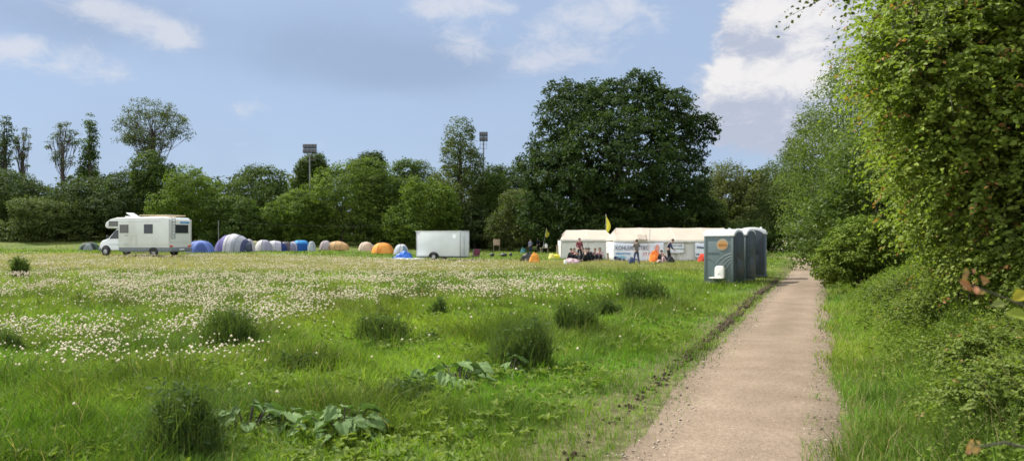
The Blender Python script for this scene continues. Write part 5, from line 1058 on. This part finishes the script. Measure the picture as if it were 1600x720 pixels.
# ------------------------------------------------------------------ marquees
def marquee(name, px0, px1, ppm, ridge_py, eave_py, label, dep, hip, panels, rz=0):
    p = spot((px0 + px1) / 2, ppm); Lm = (px1 - px0) / ppm; zr = zat(ridge_py, ppm) - p.z; ze = zat(eave_py, ppm) - p.z
    r = empty(name, p, rz, label, 'marquee', 'white marquees'); hL = Lm / 2; hD = dep / 2; fl = .14
    # ridge height is seen hD behind the front wall: raise it to read right
    zr = CAMH - p.z + (zr + p.z - CAMH) * (p.y + hD) / p.y
    def slope(sgn):
        def fn(u, v):
            x = -hL + Lm * u; zz = zr + (ze - zr) * v; edge = hip * (1 - v); x = max(-hL - .08 * v + edge, min(hL + .08 * v - edge, x * (1 + .02 * v)))
            nseg = panels; ph = (u * nseg) % 1; sag = -.05 * math.sin(PI * ph) * (1 - abs(2 * v - 1) * .3)
            return Vector((x, sgn * (hD + .10) * v, zz + sag))
        return fn
    mb = MB(); mb.grid(slope(-1), panels * 8, 8); mb.grid(slope(1), panels * 8, 8)
    for s in (-1, 1): mb.add([(s * (hL - hip), 0, zr), (s * (hL + .08), -hD - .1, ze), (s * (hL + .08), hD + .1, ze)], [(0, 1, 2)])
    mb.build('roof', M['canvas'], r, smooth=True, solid=.012, sharp=45)
    def wall(sgn):
        def fn(u, v):
            x = -hL + Lm * u; return Vector((x * (1 + .012 * v), sgn * (hD + .03 * v + .035 * math.sin(u * panels * 6 * PI) * v * .6 + .02 * math.sin(u * 41 + 2 * v)), ze - .02 + (-.05 - ze) * v))
        return fn
    mb = MB(); mb.grid(wall(-1), panels * 14, 6); mb.build('front_wall', M['canvaswall'], r, smooth=True, solid=.01, sharp=60)
    mb = MB(); mb.grid(wall(1), panels * 10, 4); mb.build('rear_wall', M['canvaswall'], r, smooth=True, solid=.01, sharp=60)
    for s in (-1, 1):
        mb = MB(); mb.grid(lambda u, v: Vector((s * (hL + .02 * math.sin(u * 30)), -hD + dep * u, ze - .02 + (-.05 - ze) * v)), 20, 4); mb.build('side_wall', M['canvaswall'], r, smooth=True, solid=.01, sharp=60)
    mb = MB(); vz = .16
    mb.grid(lambda u, v: Vector((-hL - .06 + (Lm + .12) * u, -hD - .115, ze + .01 - vz * v * (1 + .12 * math.sin(u * panels * 24)))), panels * 30, 2); mb.build('valance', M['canvaswall'], r, smooth=True, solid=.008)
    for k in range(panels + 1):
        x = -hL + Lm * k / panels; mb = MB(); mb.tube([(x, -hD - .06, -.1), (x, -hD - .06, ze - .02)], .025, 6); mb.build('pole', M['seam'], r, smooth=True)
        if 0 < k < panels: mb = MB(); f = slope(-1); mb.tube([f(k / panels, v) + Vector((0, -.01, .012)) for v in np.linspace(0.02, .98, 8)], .012, 4); mb.build('roof_seam', M['canvaswall'], r)
        mb = MB(); mb.tube([(x, -hD - .1, ze), (x + .1, -hD - 1.3, .02)], .005, 4); mb.build('guy_rope', M['seam'], r)
    return r, p, Lm, ze, hD
mq1 = marquee('marquee', 874, 956, 17.6, 359.5, 374.5, 'smaller white marquee on the left behind the seated group', 4.2, .62, 2)
MQ, mp, mL, mze, mhD = marquee('marquee', 953, 1140, 19.3, 356.5, 376, 'longer white marquee hung with banners on the right', 4.6, .5, 4)
mb = MB(); fx = (993 - (953 + 1140) / 2) / 19.3
mb.grid(lambda u, v: Vector((fx - .42 + .84 * u, -mhD - .14 - .5 * v, mze + .52 - .45 * v + .03 * math.sin(u * 6))), 6, 6); mb.build('raised_flap', M['canvas'], MQ, smooth=True, solid=.012)
mb = MB(); mb.tube([(fx - .44, -mhD - .66, mze + .05), (fx + .44, -mhD - .66, mze + .05)], .03, 6); mb.build('flap_bar', M['wood'], MQ)
r = empty('pole', mp + Vector((fx + .55, -mhD - .85, 0)), 0, 'thin grey pole leaning against the roof of the longer marquee', 'pole'); mb = MB(); mb.tube([(-.25, -.1, 0), (0, .2, 1.3), (.12, .45, mze + .82)], .035, 7); mb.build('shaft', M['seam'], r, smooth=True); mb = MB(); mb.ell((.12, .45, mze + .82), (.045, .045, .045), 8, 6); mb.build('end_cap', M['lampgrey'], r, smooth=True)
# the long banner
def hang(name, px0, px1, py0, py1, label, cat_='banner'):
    ppm = 19.3 * 1.0; xc = ((px0 + px1) / 2 - 800) / ppm; zc = zat((py0 + py1) / 2, ppm); k = (mp.y - mhD - .16) / mp.y
    r = empty(name, (xc * k, mp.y - mhD - .17, CAMH + (zc - CAMH) * k), 0, label, cat_, 'banners on the longer marquee'); W, Hh = (px1 - px0) / ppm * k, (py1 - py0) / ppm * k
    mb = MB(); mb.grid(lambda u, v: Vector(((u - .5) * W, .018 * math.sin(u * 9) + .01 * math.sin(v * 7 + u * 4), (v - .5) * Hh - .05 * math.sin(PI * u) * 1.0)), 40, 10); mb.build('cloth', M['banner'], r, smooth=True, solid=.006)
    return r, W, Hh
bn, W, Hh = hang('banner', 959, 1037, 379, 408, 'long white banner with navy lettering on the longer marquee')
text_into(bn, 'lettering', 'KOHLEAUSSTIEG', Hh * .31, M['navy'], (-W * .47, -.045, Hh * .11), sx=W * .79 / (Hh * .31 * 9.3) * 1.05)
mb = MB(); g = random.Random(5)
for k in range(9): mb.box((-W * .45 + k * .13, -.04, -Hh * .08 + g.uniform(-.01, .01)), (.09, .01, .11 + g.uniform(-.03, .03)))
mb.build('small_blue_lettering', M['blueink'], bn)
text_into(bn, 'red_lettering', 'STOP', Hh * .26, M['redink'], (W * .07, -.045, -Hh * .20), sx=1.1)
mb = MB()
for (x_, z_, a, b_) in ((-W * .46, -Hh * .32, .16, .14), (-W * .40, -Hh * .38, .22, .08), (-W * .30, -Hh * .40, .12, .05), (-W * .18, -Hh * .41, .18, .05), (-W * .05, -Hh * .40, .1, .05)): mb.ell((x_, -.04, z_), (a, .012, b_), 10, 6)
mb.build('painted_emblem', M['navy'], bn)
mb = MB()
for (x_, z_, a, b_) in ((-W * .38, -Hh * .24, .42, .05), (-W * .30, -Hh * .30, .3, .035)): mb.ell((x_, -.036, z_), (a, .01, b_), 12, 6)
mb.build('painted_stripe', mat('pale_blue_paint', (.22, .55, .72), .8), bn)
mb = MB(); 
for (x_, z_, a, b_) in ((W * .37, Hh * .20, .17, .28), (W * .36, -Hh * .1, .22, .25)): mb.ell((x_, -.036, z_), (a, .01, b_), 12, 8)
mb.build('painted_flame', mat('pale_red_paint', (.68, .30, .24), .8), bn)
b2, W, Hh = hang('banner', 1047, 1069, 380, 395, 'framed white sign with grey writing behind the stooping person', 'sign')
mb = MB()
for (cx, cz, wx, wz) in ((0, .5, 1, .04), (0, -.5, 1, .04), (-.5, 0, .03, 1), (.5, 0, .03, 1)): mb.box((cx * W, -.02, cz * Hh), (max(wx * W, .04) if wx < .1 else W + .04, .03, max(wz * Hh, .04) if wz < .1 else Hh - .04))
mb.build('frame', M['canvas'], b2)
mb = MB(); g = random.Random(9)
for (zz, y0, y1) in ((.25, -.35, .35), (-.08, -.30, .42)):
    x_ = y0
    while x_ < y1: wv = g.uniform(.05, .10); mb.box(((x_ + wv / 2) * W, -.034, zz * Hh), (wv * W * .8, .01, Hh * g.uniform(.12, .2)), ry=g.uniform(-.2, .2)); x_ += wv + .02
mb.build('writing', M['greyink'], b2)
b3, W, Hh = hang('banner', 1086, 1112, 379, 402, 'pale blue white banner half hidden by the front toilet cabin')
mb = MB()
for k in range(6): mb.box((-W * .36 + k * .11, -.042, Hh * .2 - k * .012), (.08, .01, .13))
mb.build('upper_writing', M['navy'], b3); mb = MB()
for k in range(5): mb.box((-W * .42 + k * .14, -.042, -Hh * .28 - k * .01), (.10, .01, .10))
mb.build('lower_writing', M['navy'], b3)

# ================================================================== PORTABLE TOILETS
def toilet(px_c, ppm, rz, label, mats, logo=False):
    p = spot(px_c, ppm); r = empty('portable_toilet', p, rz, label, 'portable toilet', 'portable toilets beside the path'); W, D, Hh = 1.20, 1.16, 1.92; body, dark = mats
    mb = MB(); mb.box((0, 0, .08), (W + .04, D + .04, .16)); mb.build('base', dark, r, bevel=.02)
    mb = MB(); mb.box((0, 0, .16 + (Hh - .16) / 2), (W, D, Hh - .16)); cb = mb.build('cabin', body, r, bevel=.025)
    # rounded vaulted roof
    prof = [(-D / 2 - .03, Hh), (-D / 2 - .03, Hh + .05)] + [(-(D / 2 + .01) * math.cos(a), Hh + .07 + .21 * math.sin(a)) for a in np.linspace(.12, PI - .12, 12)] + [(D / 2 + .03, Hh + .05), (D / 2 + .03, Hh)]
    mb = MB(); mb.prism(prof, -W / 2 - .03, W / 2 + .03, axis='X'); rf = mb.build('roof', M['toiletroof'], r, bevel=.015)
    mb = MB()
    for x in (-.28, .12, .40): mb.tube([(x, -(D / 2 + .02) * math.cos(a), Hh + .075 + .215 * math.sin(a)) for a in np.linspace(.3, PI - .3, 8)], .02, 6)
    mb.build('ridge', M['toiletroof'], rf, smooth=True)
    mb = MB(); mb.tube([(-.42, .35, Hh + .1), (-.42, .35, Hh + .33)], .045, 10); mb.build('vent_pipe', M['toiletroof'], r, smooth=True)
    # right side holds the door with arched frame
    x = W / 2
    ar = [(-D / 2 + .05, .2), (-D / 2 + .05, Hh - .05)] + [(-(D / 2 - .05) * math.cos(a), Hh - .05 + .25 * math.sin(a)) for a in np.linspace(.15, PI - .15, 10)] + [(D / 2 - .05, Hh - .05), (D / 2 - .05, .2)]
    mb = MB(); mb.prism(ar, x + .002, x + .05, axis='X'); dr = mb.build('door', dark, r, bevel=.012)
    for (yy, ww, z0, z1) in ((0, .62, .35, 1.0), (0, .62, 1.1, 1.75)): mb = MB(); mb.box((x + .055, yy, (z0 + z1) / 2), (.02, ww, z1 - z0)); mb.build('panel', dark, dr, bevel=.008)
    mb = MB(); mb.box((x + .07, -.34, 1.02), (.05, .07, .16)); mb.build('handle', M['lampgrey'], dr, bevel=.01)
    # moulded ribs on the camera side
    y = -D / 2; mb = MB()
    mb.box((-.28, y - .004, 1.28), (.55, .02, .03))
    mb.tube([(-.6, y - .002, 1.12), (-.3, y - .002, 1.0), (-.12, y - .002, .84), (.02, y - .002, .62)], .014, 6)
    for k in range(4):
        o_ = .13 * k; mb.tube([(-.10 + o_ * .8, y - .002, .83 - o_ * 1.05), (.02 + o_ * .7, y - .004, 1.0 - o_ * .98), (.25 + o_ * .45, y - .004, 1.16 - o_ * .85), (.56, y - .002, 1.28 - o_ * .8)], .017, 6)
    mb.box((-.52, y - .003, .70), (.1, .014, .02)); mb.build('moulded_rib', body, r, smooth=True, sharp=50)
    for s in (-1, 1): mb = MB(); mb.box((s * (W / 2 - .04), y - .008, .16 + (Hh - .16) / 2), (.08, .018, Hh - .2)); mb.build('corner_post', body, r, bevel=.006)
    if logo:
        mb = MB(); mb.prism([(.16 + .30 * .78 * math.cos(a), 1.60 + .235 * math.sin(a)) for a in np.linspace(0, 2 * PI, 33)[:-1]], y - .016, y - .001); lg = mb.build('round_logo', M['ring'], r)
        mb = MB(); mb.prism([(.16 + .24 * .85 * math.cos(a), 1.585 + .17 * math.sin(a)) for a in np.linspace(0, 2 * PI, 33)[:-1]], y - .022, y - .0155); mb.build('logo_disc', M['orange'], lg)
        mb = MB()
        for k in range(7): mb.box((.01 + k * .05, y - .025, 1.585 + (.01 if k % 2 else -.008)), (.035, .008, .07))
        mb.build('logo_lettering', mat('brown_print', (.35, .14, .03), .6), lg)
    return r, p
T1, tp1 = toilet(1131, 38.6, R(-36), 'front blue grey portable toilet cabin with orange logo and white wash basin', (M['toilet'], M['toiletdark']), True)
T2, tp2 = toilet(1150.5, 37.2, R(-36), 'middle portable toilet cabin set flush behind the front one', (M['toilet'], M['toiletdark']))
T3, tp3 = toilet(1175.5, 35.0, R(-112), 'rear dark blue portable toilet cabin turned with its door to the camera', (M['toiletblue'], M['toiletdark']))
ws_ = empty('wash_basin', tp1 + Matrix.Rotation(R(-36), 3, 'Z') @ Vector((.10, -.60, .30)), R(-36), 'white plastic wash basin fixed low on the front toilet cabin', 'wash basin')
mb = MB(); mb.prism([(-.19, 0), (.19, 0), (.19, .36), (.12, .45), (-.12, .45), (-.19, .36)], -.20, 0); mb.build('tank', M['sinkwhite'], ws_, bevel=.03, seg=3)
mb = MB(); mb.box((-.10, -.17, -.02), (.56, .34, .04)); mb.build('basin', M['sinkwhite'], ws_, bevel=.015)
mb = MB(); mb.tube([(0, -.2, .16), (0, -.26, .15), (0, -.26, .10)], .015, 6); mb.build('tap', M['steel'], ws_)
for s in (-1, 1): mb = MB(); mb.tube([(s * .15, -.12, -.03), (s * .17, -.14, -.30)], .014, 6); mb.build('leg', M['lampgrey'], ws_)
r = empty('marker_post', spot(1196.5, 20.0), 0, 'small yellow white marker post right of the rear toilet', 'marker post'); mb = MB(); mb.tube([(0, 0, -.1), (.0, 0, .7)], .03, 6); mb.build('post', M['wood'], r); mb = MB(); mb.box((-.04, -.04, .88), (.22, .03, .5), ry=R(-10)); mb.build('plate', M['cream'], r, bevel=.01)

# ================================================================== MASTS AND POLES
def mast(px, Y, top_py, base_in, label, wlamp):
    ppm = F / Y; x = (px - 800) / ppm; z0 = H1(x, Y); zt = zat(top_py, ppm) - z0; r = empty('floodlight_mast', (x, Y, z0), 0, label, 'floodlight mast', 'floodlight masts behind the trees')
    mb = MB(); mb.tube([(0, 0, -.3), (0, 0, zt * .5), (0, 0, zt - .4)], [.15, .12, .09], 10); mb.build('pole', M['mast'], r, smooth=True)
    mb = MB()
    for zz in (zt - .25, zt - 1.0): mb.box((0, 0, zz), (wlamp, .10, .08))
    mb.box((0, 0, zt - 2.2), (wlamp * .8, .06, .05)); mb.box((0, 0, zt - 1.6), (wlamp * .8, .06, .05))
    for s in (-1, 1): mb.box((s * wlamp * .38, 0, zt - 1.4), (.04, .05, 1.7))
    mb.build('crossbar', M['mast'], r)
    n = 4
    for zz in (zt - .12, zt - .82):
        for k in range(n):
            xx = (k - (n - 1) / 2) * wlamp / n; mb = MB(); mb.prism([(-.20, zz - .25), (.2, zz - .34), (.2, zz + .34), (-.20, zz + .25)], xx - wlamp / n * .46, xx + wlamp / n * .46, axis='X'); mb.build('floodlight', M['lampgrey'], r, bevel=.02)
    return r, Vector((x, Y, z0 + zt))
mast(484, 108, 227, 0, 'dark floodlight mast with wide lamp head left of centre', 2.0)
r2, mt2 = mast(755.5, 104.5, 208, 0, 'slim floodlight mast rising left of the big oak', 1.2)
r = empty('timber_pole', spot(341.5, 15.4), 0, 'thin grey pole rising behind the big purple and grey tent', 'pole'); mb = MB(); mb.tube([(0, 0, -.2), (0, 0, 3.1)], [.035, .028], 7); mb.build('shaft', M['mast'], r, smooth=True); mb = MB(); mb.box((0, 0, 3.12), (.16, .10, .05)); mb.build('cap', M['lampgrey'], r)
pz = spot(341.5, 15.4); a_ = pz + Vector((0, 0, 3.05)); b_ = Vector((mt2.x, mt2.y, zat(330, F / 104.5)))
r = empty('overhead_cable', a_, 0, 'thin pale cable sagging from grey pole to the slim floodlight mast', 'cable'); mb = MB(); mb.tube([(b_ - a_) * t - Vector((0, 0, 1.2 * math.sin(PI * t))) for t in np.linspace(0, 1, 24)], .006, 4); mb.build('wire', M['lampgrey'], r)
